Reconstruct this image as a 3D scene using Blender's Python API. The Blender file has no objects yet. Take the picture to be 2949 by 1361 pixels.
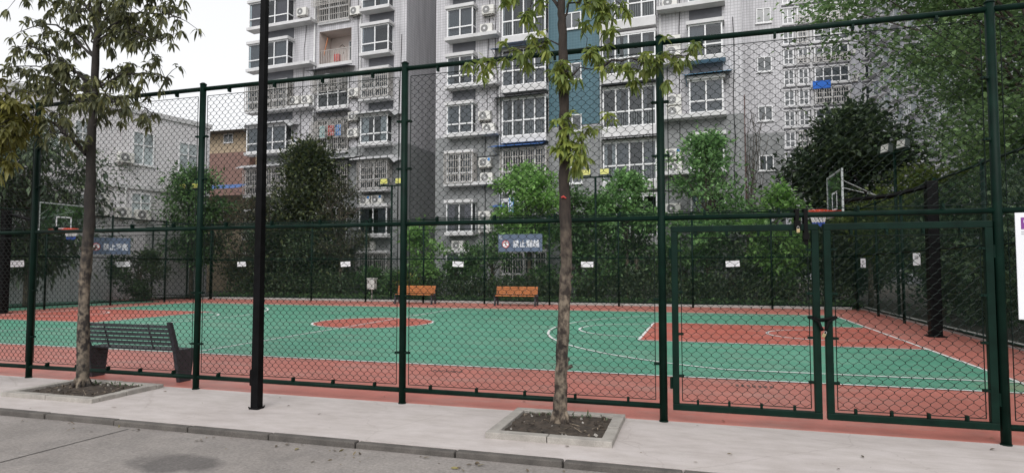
import bpy, math, random
import numpy as np
from mathutils import Vector, Matrix
R = math.radians
random.seed(7)
rng = np.random.default_rng(7)
SC = bpy.context.scene
COL = SC.collection

# ------------------------------------------------------------------ camera
EYE = 1.66
PITCH, YAW, FPX = 0.0505, 0.294, 1799.75          # calibrated on the court (px of a 2949-wide frame)
cam_d = bpy.data.cameras.new('camera'); cam = bpy.data.objects.new('camera', cam_d); COL.objects.link(cam)
cam_d.sensor_width = 36; cam_d.lens = FPX / 2949 * 36; cam_d.clip_start = 0.1; cam_d.clip_end = 3000
cam.location = (0, 0, EYE); cam.rotation_euler = (math.pi / 2 + PITCH, 0, YAW)
SC.camera = cam

# ------------------------------------------------------------------ sky and sun (bright overcast)
SUN_EL, SUN_AZ = R(40), R(172)
W = bpy.data.worlds.new('World'); SC.world = W; W.use_nodes = True
nt = W.node_tree; nt.nodes.clear()
sky = nt.nodes.new('ShaderNodeTexSky'); sky.sky_type = 'NISHITA'; sky.sun_disc = False
sky.sun_elevation = SUN_EL; sky.sun_rotation = SUN_AZ; sky.air_density = 1.0; sky.dust_density = 5.0; sky.ozone_density = 1.0
hs = nt.nodes.new('ShaderNodeHueSaturation'); hs.inputs['Saturation'].default_value = 0.08
mx = nt.nodes.new('ShaderNodeMixRGB'); mx.inputs[0].default_value = 0.55; mx.inputs[2].default_value = (11.5, 11.6, 11.9, 1)
bg = nt.nodes.new('ShaderNodeBackground'); bg.inputs[1].default_value = 0.1
wo = nt.nodes.new('ShaderNodeOutputWorld')
nt.links.new(sky.outputs[0], hs.inputs['Color']); nt.links.new(hs.outputs[0], mx.inputs[1])
nt.links.new(mx.outputs[0], bg.inputs[0]); nt.links.new(bg.outputs[0], wo.inputs[0])
sd = bpy.data.lights.new('sun', 'SUN'); sd.energy = 1.2; sd.angle = R(40); sd.color = (1, .98, .95)
so = bpy.data.objects.new('sun', sd); COL.objects.link(so)
_d = Vector((math.sin(SUN_AZ) * math.cos(SUN_EL), math.cos(SUN_AZ) * math.cos(SUN_EL), math.sin(SUN_EL)))
so.rotation_euler = _d.to_track_quat('Z', 'Y').to_euler(); so.location = (0, 0, 40)
SC.view_settings.view_transform = 'Standard'; SC.view_settings.look = 'None'
SC.view_settings.exposure = 0.35; SC.view_settings.gamma = 1.0; SC.view_settings.use_curve_mapping = False
SC.cycles.max_bounces = 8; SC.cycles.transparent_max_bounces = 16
SC.cycles.use_denoising = True; SC.cycles.denoiser = 'OPENIMAGEDENOISE'

# ------------------------------------------------------------------ calibration helpers (photo px -> metres)
def ray(u, v):
    x = (u - 1474.5) / FPX; z0 = -(v - 680.5) / FPX
    y = math.cos(PITCH) - z0 * math.sin(PITCH); z = math.sin(PITCH) + z0 * math.cos(PITCH)
    return Vector((x * math.cos(-YAW) + y * math.sin(-YAW), -x * math.sin(-YAW) + y * math.cos(-YAW), z))
def atY(u, v, Y):
    r = ray(u, v); return Vector((0, 0, EYE)) + r * (Y / r.y)

# ------------------------------------------------------------------ materials
def new_mat(name):
    m = bpy.data.materials.new(name); m.use_nodes = True
    b = m.node_tree.nodes['Principled BSDF']; return m, m.node_tree, b
def N(t, k, **kw):
    n = t.nodes.new(k)
    for a, v in kw.items(): setattr(n, a, v)
    return n
def rgba(c): return (c[0], c[1], c[2], 1)
def ramp(t, fac, stops):
    r = N(t, 'ShaderNodeValToRGB'); e = r.color_ramp.elements
    e[0].position, e[0].color = stops[0][0], rgba(stops[0][1]); e[1].position, e[1].color = stops[-1][0], rgba(stops[-1][1])
    for p, c in stops[1:-1]:
        q = e.new(p); q.color = rgba(c)
    t.links.new(fac, r.inputs[0]); return r.outputs[0]
def mapped(t, scale=(1, 1, 1), world=True):
    if world: s = N(t, 'ShaderNodeNewGeometry').outputs['Position']
    else: s = N(t, 'ShaderNodeTexCoord').outputs['Object']
    m = N(t, 'ShaderNodeMapping'); m.inputs['Scale'].default_value = scale
    t.links.new(s, m.inputs[0]); return m.outputs[0]
def noise(t, vec, scale, detail=4, rough=.6):
    n = N(t, 'ShaderNodeTexNoise'); n.inputs['Scale'].default_value = scale; n.inputs['Detail'].default_value = detail
    n.inputs['Roughness'].default_value = rough; t.links.new(vec, n.inputs['Vector']); return n.outputs['Fac']
def mul(t, a, b, f=1.0, mode='MULTIPLY'):
    m = N(t, 'ShaderNodeMixRGB', blend_type=mode)
    if isinstance(f, float): m.inputs[0].default_value = f
    else: t.links.new(f, m.inputs[0])
    for i, x in ((1, a), (2, b)):
        if isinstance(x, tuple): m.inputs[i].default_value = rgba(x)
        else: t.links.new(x, m.inputs[i])
    return m.outputs[0]
def bump(t, b, h, dist=.01, strength=.5):
    n = N(t, 'ShaderNodeBump'); n.inputs['Distance'].default_value = dist; n.inputs['Strength'].default_value = strength
    t.links.new(h, n.inputs['Height']); t.links.new(n.outputs[0], b.inputs['Normal'])
def plain(name, c, rough=.6, metal=0, var=.15, scale=3.0, spec=.5, fine=0.0):
    m, t, b = new_mat(name); b.inputs['Roughness'].default_value = rough; b.inputs['Metallic'].default_value = metal
    b.inputs['Specular IOR Level'].default_value = spec
    v = mapped(t, world=True); n = noise(t, v, scale, 5)
    lo = tuple(x * (1 - var) for x in c); hi = tuple(min(1, x * (1 + var)) for x in c)
    col = ramp(t, n, [(.3, lo), (.7, hi)])
    if fine:
        n2 = noise(t, v, scale * 25, 3); col = mul(t, col, ramp(t, n2, [(.35, (1 - fine,) * 3), (.65, (1, 1, 1))]))
        bump(t, b, n2, .004, .35)
    t.links.new(col, b.inputs['Base Color']); return m
def leaf_mat(name, a, c, d, trans=.3, rough=.5):
    m, t, b = new_mat(name); g = N(t, 'ShaderNodeNewGeometry')
    col = ramp(t, g.outputs['Random Per Island'], [(0, a), (.55, c), (1, d)])
    n = noise(t, mapped(t), 1.3, 3)
    col = mul(t, col, ramp(t, n, [(.3, (.6, .62, .6)), (.7, (1.25, 1.25, 1.15))]))
    t.links.new(col, b.inputs['Base Color']); b.inputs['Roughness'].default_value = rough
    tr = N(t, 'ShaderNodeBsdfTranslucent'); t.links.new(col, tr.inputs[0])
    mixn = N(t, 'ShaderNodeMixShader'); mixn.inputs[0].default_value = trans
    t.links.new(b.outputs[0], mixn.inputs[1]); t.links.new(tr.outputs[0], mixn.inputs[2])
    t.links.new(mixn.outputs[0], t.nodes['Material Output'].inputs[0]); return m

M = {}
def road_mat():
    m, t, b = new_mat('worn concrete road'); v = mapped(t)
    big = noise(t, v, .55, 5); mid = noise(t, v, 3.2, 6, .7); fine = noise(t, v, 60, 3)
    col = ramp(t, big, [(.3, (.20, .182, .17)), (.52, (.255, .234, .22)), (.75, (.30, .278, .262))])
    col = mul(t, col, ramp(t, mid, [(.3, (.82, .82, .82)), (.62, (1.06, 1.05, 1.04))]))
    col = mul(t, col, ramp(t, noise(t, v, 34, 5, .75), [(.32, (.70, .69, .68)), (.66, (1.12, 1.12, 1.12))]))
    # pale scuffs
    sc = noise(t, mapped(t, (1.2, 5, 1)), 4.5, 6, .75)
    col = mul(t, col, (.42, .40, .385), ramp(t, sc, [(.62, (0, 0, 0)), (.74, (.6, .6, .6))]), 'MIX')
    # damp oil stain
    sp = N(t, 'ShaderNodeMapping'); sp.inputs['Location'].default_value = (4.45, -4.50, 0)
    t.links.new(N(t, 'ShaderNodeNewGeometry').outputs['Position'], sp.inputs[0])
    s2 = N(t, 'ShaderNodeMapping'); s2.inputs['Scale'].default_value = (1.35, 2.3, 0); t.links.new(sp.outputs[0], s2.inputs[0])
    ln = N(t, 'ShaderNodeVectorMath', operation='LENGTH'); t.links.new(s2.outputs[0], ln.inputs[0])
    ad = N(t, 'ShaderNodeMath', operation='MULTIPLY_ADD'); t.links.new(noise(t, v, 3.5, 4), ad.inputs[0]); ad.inputs[1].default_value = .7
    t.links.new(ln.outputs['Value'], ad.inputs[2])
    col = mul(t, col, ramp(t, ad.outputs[0], [(.75, (.50, .50, .51)), (1.25, (1, 1, 1))]))
    t.links.new(col, b.inputs['Base Color']); b.inputs['Roughness'].default_value = .85
    bump(t, b, fine, .006, .5); return m
def walk_mat():
    m, t, b = new_mat('pale cement pavement'); v = mapped(t)
    big = noise(t, v, .7, 5); mid = noise(t, mapped(t, (1, 2.5, 1)), 2.2, 6, .7); fine = noise(t, v, 70, 3)
    col = ramp(t, big, [(.3, (.44, .395, .38)), (.7, (.525, .48, .465))])
    col = mul(t, col, ramp(t, mid, [(.28, (.79, .775, .75)), (.62, (1.0, 1.0, 1.0))]))
    spk = noise(t, mapped(t, (1, 1.6, 1)), 9, 4, .7)
    col = mul(t, col, ramp(t, spk, [(.66, (1, 1, 1)), (.78, (.60, .58, .56))]))
    vo = N(t, 'ShaderNodeTexVoronoi', feature='DISTANCE_TO_EDGE'); vo.inputs['Scale'].default_value = .55; dn = mul(t, mapped(t), (0, 0, 0), 0.0); t.links.new(mul(t, mapped(t), noise(t, v, 2.5, 5), .25, 'ADD'), vo.inputs['Vector'])
    col = mul(t, col, ramp(t, vo.outputs['Distance'], [(.0, (.86, .85, .84)), (.005, (1, 1, 1))]))
    col = mul(t, col, ramp(t, fine, [(.3, (.93, .93, .93)), (.7, (1.03, 1.03, 1.03))]))
    t.links.new(col, b.inputs['Base Color']); b.inputs['Roughness'].default_value = .8
    bump(t, b, fine, .004, .4); return m
def court_mat(name, c, var=.1, rough=.62):
    m, t, b = new_mat(name); v = mapped(t)
    big = noise(t, v, .22, 5, .65); mid = noise(t, v, 1.9, 7, .75); fine = noise(t, v, 90, 2)
    col = ramp(t, big, [(.3, tuple(x * (1 - var * 1.3) for x in c)), (.7, tuple(min(1, x * (1 + var * 1.2)) for x in c))])
    col = mul(t, col, ramp(t, mid, [(.3, (.76, .76, .75)), (.66, (1.08, 1.08, 1.08))]))
    dust = noise(t, mapped(t, (.5, 1.6, 1)), 1.1, 7, .75)
    col = mul(t, col, (.36, .33, .29), ramp(t, dust, [(.48, (0, 0, 0)), (.78, (.48, .48, .48))]), 'MIX')
    scuff = noise(t, mapped(t, (1.2, 1.2, 1)), 6, 5, .8)
    col = mul(t, col, ramp(t, scuff, [(.60, (1, 1, 1)), (.74, (.80, .80, .80))]))
    sp = N(t, 'ShaderNodeMapping'); sp.inputs['Location'].default_value = (-4.6, -10.4, 0); t.links.new(N(t, 'ShaderNodeNewGeometry').outputs['Position'], sp.inputs[0])
    s2 = N(t, 'ShaderNodeMapping'); s2.inputs['Scale'].default_value = (.55, 1.1, 0); t.links.new(sp.outputs[0], s2.inputs[0])
    ln_ = N(t, 'ShaderNodeVectorMath', operation='LENGTH'); t.links.new(s2.outputs[0], ln_.inputs[0])
    ad = N(t, 'ShaderNodeMath', operation='MULTIPLY_ADD'); t.links.new(noise(t, v, 1.8, 5), ad.inputs[0]); ad.inputs[1].default_value = .7; t.links.new(ln_.outputs['Value'], ad.inputs[2])
    col = mul(t, col, (.27, .20, .10), ramp(t, ad.outputs[0], [(.55, (.42, .42, .42)), (1.25, (0, 0, 0))]), 'MIX')
    col = mul(t, col, ramp(t, fine, [(.3, (.93, .93, .93)), (.7, (1.05, 1.05, 1.05))]))
    t.links.new(col, b.inputs['Base Color']); b.inputs['Roughness'].default_value = rough
    bump(t, b, fine, .003, .3); return m
def tile_mat(name, tile, grout, sz=.17, gray_below=None, streak=.34):
    m, t, b = new_mat(name); tc = N(t, 'ShaderNodeTexCoord').outputs['Object']
    sep = N(t, 'ShaderNodeSeparateXYZ'); t.links.new(tc, sep.inputs[0])
    ad = N(t, 'ShaderNodeMath', operation='ADD'); t.links.new(sep.outputs[0], ad.inputs[0]); t.links.new(sep.outputs[1], ad.inputs[1])
    cb = N(t, 'ShaderNodeCombineXYZ'); t.links.new(ad.outputs[0], cb.inputs[0]); t.links.new(sep.outputs[2], cb.inputs[1])
    def brick(w, h, c1, c2, mo, ms, off=0.0):
        br = N(t, 'ShaderNodeTexBrick', offset=off); br.inputs['Scale'].default_value = 1
        br.inputs['Color1'].default_value = rgba(c1); br.inputs['Color2'].default_value = rgba(c2); br.inputs['Mortar'].default_value = rgba(mo)
        br.inputs['Brick Width'].default_value = w; br.inputs['Row Height'].default_value = h; br.inputs['Mortar Size'].default_value = ms
        t.links.new(cb.outputs[0], br.inputs['Vector']); return br.outputs['Color']
    col = brick(sz, sz, tile, tuple(x * .95 for x in tile), grout, .013)
    if gray_below is not None:
        zc, gc = gray_below
        g = brick(.45, .3, gc, tuple(x * 1.14 for x in gc), tuple(x * .93 for x in gc), .014, .5)
        gt = N(t, 'ShaderNodeMath', operation='GREATER_THAN'); t.links.new(sep.outputs[2], gt.inputs[0]); gt.inputs[1].default_value = zc
        col = mul(t, g, col, gt.outputs[0], 'MIX')
    st = N(t, 'ShaderNodeMapping'); st.inputs['Scale'].default_value = (2.2, 2.2, .16); t.links.new(tc, st.inputs[0])
    col = mul(t, col, ramp(t, noise(t, st.outputs[0], 1.6, 6, .7), [(.3, (1 - streak,) * 3), (.62, (1.02, 1.02, 1.02))]))
    t.links.new(col, b.inputs['Base Color']); b.inputs['Roughness'].default_value = .45; return m
def glass_mat(name, tint, alpha):
    m, t, b = new_mat(name); t.nodes.remove(b)
    gl = N(t, 'ShaderNodeBsdfGlossy'); gl.inputs['Roughness'].default_value = .04; gl.inputs[0].default_value = (.9, .93, .96, 1)
    tr = N(t, 'ShaderNodeBsdfTransparent'); tr.inputs[0].default_value = rgba(tint)
    fr = N(t, 'ShaderNodeFresnel'); fr.inputs[0].default_value = 1.5
    ad = N(t, 'ShaderNodeMath', operation='ADD'); t.links.new(fr.outputs[0], ad.inputs[0]); ad.inputs[1].default_value = alpha
    mi = N(t, 'ShaderNodeMixShader'); t.links.new(ad.outputs[0], mi.inputs[0]); t.links.new(tr.outputs[0], mi.inputs[1]); t.links.new(gl.outputs[0], mi.inputs[2])
    t.links.new(mi.outputs[0], t.nodes['Material Output'].inputs[0]); return m
def bark_mat(name, a, c):
    m, t, b = new_mat(name); v = mapped(t, (1, 1, .35)); n = noise(t, v, 22, 6, .7); n2 = noise(t, mapped(t), 5, 4)
    n3 = noise(t, mapped(t, (1, 1, .8)), 13, 4, .6)
    col = ramp(t, n, [(.3, a), (.7, c)])
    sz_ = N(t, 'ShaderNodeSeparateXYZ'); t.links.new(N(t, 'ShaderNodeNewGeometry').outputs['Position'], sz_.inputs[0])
    hm = N(t, 'ShaderNodeMapRange'); hm.inputs[1].default_value = 2.3; hm.inputs[2].default_value = 1.3; t.links.new(sz_.outputs[2], hm.inputs[0])  # pale patches fade out upward, street trunks keep their painted backlit darkness
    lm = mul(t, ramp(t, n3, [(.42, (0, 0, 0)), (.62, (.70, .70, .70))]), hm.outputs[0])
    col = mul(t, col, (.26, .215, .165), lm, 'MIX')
    col = mul(t, col, ramp(t, n2, [(.3, (.7, .7, .7)), (.7, (1.25, 1.2, 1.15))]))
    t.links.new(col, b.inputs['Base Color']); b.inputs['Roughness'].default_value = .9; bump(t, b, n, .012, .8); return m

M['road'] = road_mat(); M['walk'] = walk_mat()
M['kerb'] = plain('grey kerb stone', (.105, .094, .085), .85, var=.35, scale=4, fine=.3)
M['pit'] = plain('pit edging stone', (.35, .325, .295), .85, var=.22, scale=6, fine=.25)
M['soil'] = plain('dark garden soil', (.055, .042, .032), .95, var=.5, scale=14, fine=.4)
M['joint'] = plain('tar joint', (.07, .065, .06), .9)
M['ground'] = plain('bare ground', (.10, .095, .08), .95, var=.3, scale=.8, fine=.3)
M['red'] = court_mat('red court coating', (.47, .155, .122), .1, .5); M['red2'] = court_mat('deep red court coating', (.42, .098, .068))
M['green'] = court_mat('green court coating', (.085, .30, .20), .1, .5)
M['line'] = court_mat('white court paint', (.74, .75, .74), .06)
M['strip'] = plain('pale concrete strip', (.42, .41, .39), .85, var=.15, fine=.15)
M['steel'] = plain('dark green painted steel', (.003, .014, .0095), .5, var=.3, scale=6, spec=.10)
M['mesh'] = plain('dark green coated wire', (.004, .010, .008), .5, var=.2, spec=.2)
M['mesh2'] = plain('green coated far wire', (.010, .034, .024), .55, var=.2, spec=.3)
M['black'] = plain('black painted steel', (.004, .004, .0045), .5, var=.5, scale=8, spec=.08)
M['bench'] = plain('charcoal bench steel', (.034, .034, .040), .5, var=.3, scale=5, spec=.3)
M['wood'] = plain('orange wood slat', (.40, .135, .04), .55, var=.3, scale=7)
M['white'] = plain('white frame', (.70, .70, .71), .45, var=.06)
M['slab'] = plain('white painted ledge', (.56, .555, .56), .7, var=.12, scale=1.2, fine=.1)
M['slate'] = plain('slate grey panel', (.085, .088, .10), .6, var=.15, scale=1.5)
M['inner'] = plain('painted room darkness', (.035, .034, .034), .9, var=.2, scale=.8)  # near-black colour stands in for the shade inside the rooms
M['loggia'] = plain('loggia plaster', (.50, .44, .41), .9, var=.1, scale=1)
M['cur0'] = plain('white curtain', (.55, .55, .56), .9, var=.1); M['cur1'] = plain('grey curtain', (.20, .20, .22), .9, var=.1)
M['cur2'] = plain('mauve curtain', (.17, .14, .17), .9, var=.1); M['cur3'] = plain('aqua curtain', (.33, .50, .50), .9, var=.1)
M['glass'] = glass_mat('window glass', (.60, .66, .68), .025); M['pane'] = plain('dark window pane', (.05, .058, .065), .08, var=.4, scale=.9, spec=.9)
M['tile'] = tile_mat('white wall tile above grey stone', (.545, .535, .56), (.33, .325, .34), .17, (9.8, (.215, .222, .225)))
M['tileW'] = tile_mat('pale mosaic tile', (.76, .735, .75), (.52, .505, .52), .11, None, .18)
M['tileF'] = tile_mat('far pale tile', (.52, .52, .56), (.43, .43, .46), .3)
M['teal'] = tile_mat('teal wall tile', (.034, .098, .128), (.058, .13, .162), .17, None, .15)
M['grille'] = plain('grey window bars', (.42, .40, .38), .5, metal=.3, var=.2)
M['acbody'] = plain('air conditioner casing', (.62, .61, .58), .5, var=.1); M['acgrille'] = plain('air conditioner grille', (.19, .19, .19), .5)
M['achub'] = plain('pale fan hub', (.6, .6, .6), .5); M['logo'] = plain('blue sticker', (.05, .22, .55), .4)
M['blue'] = plain('blue corrugated sheet', (.035, .12, .36), .5, var=.2); M['dawn'] = plain('dark awning sheet', (.07, .075, .085), .7, var=.3, scale=2)
M['pawn'] = plain('pale awning sheet', (.40, .40, .41), .6, var=.2, scale=2); M['navy'] = plain('navy awning sheet', (.03, .07, .13), .6)
M['sky blue'] = plain('light blue awning', (.06, .22, .38), .5)
M['bluecloth'] = plain('bright blue quilt', (.02, .13, .52), .8, var=.15)
M['redcloth'] = plain('red cloth', (.5, .06, .05), .8); M['pinkbr'] = plain('pink brick', (.20, .118, .10), .85, var=.1, scale=2, fine=.15)
M['ochre'] = plain('ochre plaster', (.34, .27, .19), .85, var=.12); M['roof'] = plain('old grey roof tile', (.15, .135, .12), .9, var=.3, scale=5)
M['pipe'] = plain('white downpipe', (.55, .55, .55), .5); M['rustpipe'] = plain('rusty downpipe', (.11, .055, .045), .7)
M['vine'] = plain('dead vine', (.10, .085, .07), .95)
M['acrylic'] = glass_mat('backboard acrylic', (.80, .85, .84), .10); M['bbframe'] = plain('backboard frame', (.30, .32, .32), .5)
M['rim'] = plain('orange red rim', (.62, .06, .025), .4); M['net'] = plain('white net cord', (.7, .7, .7), .8); M['netb'] = plain('blue net cord', (.04, .10, .45), .8)
M['signblue'] = plain('slate blue sign', (.075, .105, .165), .45, var=.08); M['signwhite'] = plain('white sign', (.72, .73, .76), .4, var=.03)
M['signred'] = plain('red sign paint', (.50, .05, .05), .5); M['signdark'] = plain('dark sign ink', (.06, .06, .07), .5); M['purple'] = plain('purple sign paint', (.17, .03, .21), .5)
M['signgrey'] = plain('grey ink', (.38, .38, .40), .6)
M['lampy'] = plain('yellow lamp face', (.48, .46, .11), .3, var=.05); M['lamphousing'] = plain('lamp housing', (.10, .12, .12), .5)
M['brass'] = plain('brass padlock', (.42, .33, .18), .35, metal=.8); M['strap'] = plain('black strap', (.005, .005, .005), .7, spec=.1)
M['bin'] = plain('white litter bin', (.62, .62, .60), .5)
M['barkA'] = bark_mat('backlit dark bark', (.010, .008, .0075), (.030, .025, .022)); M['barkB'] = bark_mat('brown mottled bark', (.013, .0095, .008), (.040, .030, .024))  # base tones darkened to paint in the backlit look of the trunks
M['skypane'] = plain('pane with painted sky reflection', (.36, .40, .41), .08, var=.5, scale=.7, spec=.9)  # pale base colour paints in the sky reflected by the panes
M['bark'] = bark_mat('brown bark', (.035, .028, .022), (.08, .066, .052))  # plain brown bark for background trunks and stems
M['leafA'] = leaf_mat('dusky olive leaf', (0.066, 0.076, 0.044), (0.118, 0.126, 0.064), (0.23, 0.23, 0.1), 0.45)
M['leafY'] = leaf_mat('yellow olive leaf', (0.11, 0.11, 0.03), (0.18, 0.175, 0.045), (0.26, 0.24, 0.06), 0.45)
M['leafB'] = leaf_mat('glossy green leaf', (0.12, 0.17, 0.045), (0.2, 0.26, 0.07), (0.36, 0.4, 0.1), 0.5)
M['bright'] = leaf_mat('bright green leaf', (0.14, 0.27, 0.085), (0.23, 0.42, 0.13), (0.33, 0.54, 0.19), 0.45)
M['fresh'] = leaf_mat('fresh green leaf', (0.12, 0.24, 0.095), (0.19, 0.36, 0.14), (0.29, 0.48, 0.2), 0.45)
M['mid'] = leaf_mat('mid green leaf', (0.055, 0.115, 0.05), (0.1, 0.19, 0.075), (0.17, 0.29, 0.11), 0.35)
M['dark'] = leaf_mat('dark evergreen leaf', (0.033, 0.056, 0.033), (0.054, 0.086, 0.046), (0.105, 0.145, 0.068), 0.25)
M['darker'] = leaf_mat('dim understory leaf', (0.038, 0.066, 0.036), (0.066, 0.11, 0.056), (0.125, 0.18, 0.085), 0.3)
M['olive'] = leaf_mat('olive twig leaf', (0.038, 0.046, 0.028), (0.065, 0.075, 0.042), (0.105, 0.11, 0.055), 0.25)
M['magn'] = leaf_mat('leathery leaf', (0.03, 0.046, 0.022), (0.058, 0.08, 0.034), (0.12, 0.135, 0.05), 0.25)
M['ginkgo'] = leaf_mat('ginkgo leaf', (0.11, 0.18, 0.085), (0.175, 0.28, 0.125), (0.27, 0.4, 0.18), 0.5)
M['litter'] = leaf_mat('dry leaf', (.06, .045, .03), (.14, .10, .06), (.20, .17, .07), .1)
M['lime'] = leaf_mat('yellow green leaf', (0.09, 0.135, 0.03), (0.15, 0.2, 0.05), (0.22, 0.28, 0.08), 0.4)

# ------------------------------------------------------------------ mesh building
class MB:
    def __init__(s): s.v = []; s.f = []; s.mi = []; s.cur = 0
    def quad(s, a, b, c, d):
        n = len(s.v); s.v += [tuple(a), tuple(b), tuple(c), tuple(d)]; s.f.append((n, n + 1, n + 2, n + 3)); s.mi.append(s.cur)
    def box(s, x0, x1, y0, y1, z0, z1, T=None):
        n = len(s.v); p = [(x0, y0, z0), (x1, y0, z0), (x1, y1, z0), (x0, y1, z0), (x0, y0, z1), (x1, y0, z1), (x1, y1, z1), (x0, y1, z1)]
        if T is not None: p = [tuple(T @ Vector(q)) for q in p]
        s.v += p
        for f in ((0, 3, 2, 1), (4, 5, 6, 7), (0, 1, 5, 4), (1, 2, 6, 5), (2, 3, 7, 6), (3, 0, 4, 7)):
            s.f.append(tuple(n + i for i in f)); s.mi.append(s.cur)
        return s
    def prism(s, poly, axis, a0, a1):                     # polygon in the other two axes, extruded along axis
        n = len(s.v); k = len(poly)
        for a in (a0, a1):
            for p in poly:
                q = [p[0], p[1]]; q.insert(axis, a); s.v.append(tuple(q))
        s.f.append(tuple(range(n, n + k))); s.f.append(tuple(range(n + 2 * k - 1, n + k - 1, -1))); s.mi += [s.cur] * 2
        for i in range(k):
            j = (i + 1) % k; s.f.append((n + i, n + k + i, n + k + j, n + j)); s.mi.append(s.cur)
        return s
    def tube(s, pts, r, n=8, cap=True, sq=False):
        pts = [Vector(p) for p in pts]; rs = r if isinstance(r, (list, tuple)) else [r] * len(pts)
        base = len(s.v); up = None
        for i, p in enumerate(pts):
            d = (pts[min(i + 1, len(pts) - 1)] - pts[max(i - 1, 0)]).normalized()
            if up is None:
                up = Vector((0, 0, 1)) if abs(d.z) < .9 else Vector((0, 1, 0))
            a = d.cross(up); a = a.normalized() if a.length > 1e-6 else d.orthogonal().normalized(); b = d.cross(a).normalized(); up = -b if False else up
            for k in range(n):
                t = 2 * math.pi * (k + .5 * sq) / n; s.v.append(tuple(p + (a * math.cos(t) + b * math.sin(t)) * rs[i]))
        for i in range(len(pts) - 1):
            for k in range(n):
                q = (k + 1) % n; s.f.append((base + i * n + k, base + i * n + q, base + (i + 1) * n + q, base + (i + 1) * n + k)); s.mi.append(s.cur)
        if cap:
            s.f.append(tuple(base + k for k in range(n - 1, -1, -1))); e = base + (len(pts) - 1) * n
            s.f.append(tuple(e + k for k in range(n))); s.mi += [s.cur] * 2
        return s
    def ring(s, c, R0, r, axis='Y', n=24, m=6):
        base = len(s.v)
        for i in range(n):
            t = 2 * math.pi * i / n
            for k in range(m):
                q = 2 * math.pi * k / m; rr = R0 + r * math.cos(q); h = r * math.sin(q)
                p = {'Y': (rr * math.cos(t), h, rr * math.sin(t)), 'Z': (rr * math.cos(t), rr * math.sin(t), h), 'X': (h, rr * math.cos(t), rr * math.sin(t))}[axis]
                s.v.append((c[0] + p[0], c[1] + p[1], c[2] + p[2]))
        for i in range(n):
            for k in range(m):
                a = base + i * m + k; b = base + i * m + (k + 1) % m; c2 = base + ((i + 1) % n) * m + (k + 1) % m; d = base + ((i + 1) % n) * m + k
                s.f.append((a, b, c2, d)); s.mi.append(s.cur)
        return s
    def disc(s, c, R0, axis='Y', n=24, y=0):
        base = len(s.v)
        for i in range(n):
            t = 2 * math.pi * i / n
            s.v.append((c[0] + R0 * math.cos(t), c[1], c[2] + R0 * math.sin(t)) if axis == 'Y' else (c[0] + R0 * math.cos(t), c[1] + R0 * math.sin(t), c[2]))
        s.f.append(tuple(range(base, base + n))); s.mi.append(s.cur); return s
    def build(s, name, mat, parent=None, smooth=False, bevel=0):
        me = bpy.data.meshes.new(name); me.from_pydata(s.v, [], s.f)
        mats = mat if isinstance(mat, (list, tuple)) else [mat]
        for q in mats: me.materials.append(M[q])
        if len(mats) > 1: me.polygons.foreach_set('material_index', s.mi)
        if smooth: me.polygons.foreach_set('use_smooth', [True] * len(me.polygons))
        me.update(); o = bpy.data.objects.new(name, me); COL.objects.link(o)
        if parent is not None: o.parent = parent
        if bevel:
            b = o.modifiers.new('bevel', 'BEVEL'); b.width = bevel; b.segments = 2; b.limit_method = 'ANGLE'
        return o
def tag(o, label=None, cat=None, group=None, kind=None):
    if label: o['label'] = label
    if cat: o['category'] = cat
    if group: o['group'] = group
    if kind: o['kind'] = kind
    return o
def thing(name, label, cat, loc=(0, 0, 0), rz=0, group=None):
    o = bpy.data.objects.new(name, None); COL.objects.link(o); o.location = loc; o.rotation_euler = (0, 0, rz); o.empty_display_size = .2
    return tag(o, label, cat, group)
def struct(o): o['kind'] = 'structure'; return o
def copy_tree(o, parent=None):
    c = o.copy(); COL.objects.link(c)
    if parent is not None: c.parent = parent
    for ch in list(o.children): copy_tree(ch, c)
    return c
def add_part(proto, parent, loc=(0, 0, 0), rz=0):
    c = proto.copy(); COL.objects.link(c); c.parent = parent; c.location = loc; c.rotation_euler = (0, 0, rz); return c
_tx = {}
def text_mesh(txt, size):
    cu = bpy.data.curves.new('lettering', 'FONT'); cu.body = txt; cu.size = size; cu.align_x = 'LEFT'; cu.extrude = .002
    cu.offset = size * .006
    o = bpy.data.objects.new('lettering', cu); COL.objects.link(o); bpy.context.view_layer.update()
    me = bpy.data.meshes.new_from_object(o.evaluated_get(bpy.context.evaluated_depsgraph_get()))
    bpy.data.objects.remove(o); return me
def lettering(txt, size, x, y, z, mat, parent, width=None):
    me = text_mesh(txt, size)
    xs = [v.co.x for v in me.vertices] or [0, 1]; zs = [v.co.y for v in me.vertices] or [0, 1]
    sx = 1 if width is None else width / max(1e-6, max(xs) - min(xs))
    x0 = min(xs)
    for v in me.vertices: v.co = Vector((x + (v.co.x - x0) * sx, y - v.co.z, z + v.co.y))
    me.materials.clear(); me.materials.append(M[mat]); o = bpy.data.objects.new('lettering', me); COL.objects.link(o); o.parent = parent; return o

# ------------------------------------------------------------------ ground, road, pavement, court
FY = 7.06
def sheet(name, x0, x1, y0, y1, z, mat):
    b = MB(); b.quad((x0, y0, z), (x1, y0, z), (x1, y1, z), (x0, y1, z)); return struct(b.build(name, mat))
sheet('ground', -900, 900, -300, 1500, -.10, 'ground')
sheet('road', -60, 60, -12, 5.36, -.055, 'road')
b = MB(); jr = [(-6.05, 2.6), (-5.95, 4.0), (-5.88, 5.3)]
b.quad((-6.062, 2.6, -.051), (-6.045, 2.6, -.051), (-5.872, 5.29, -.051), (-5.888, 5.29, -.051))
for jx in (-12.5, -1.0 + 7.3): b.quad((jx, -2, -.051), (jx + .018, -2, -.051), (jx + .1, 5.29, -.051), (jx + .082, 5.29, -.051))
struct(b.build('road_joint', 'joint'))
b = MB(); b.box(-60, 60, 5.45, 7.09, -.2, 0); struct(b.build('pavement', 'walk'))
b = MB(); x = -30.0
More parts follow.
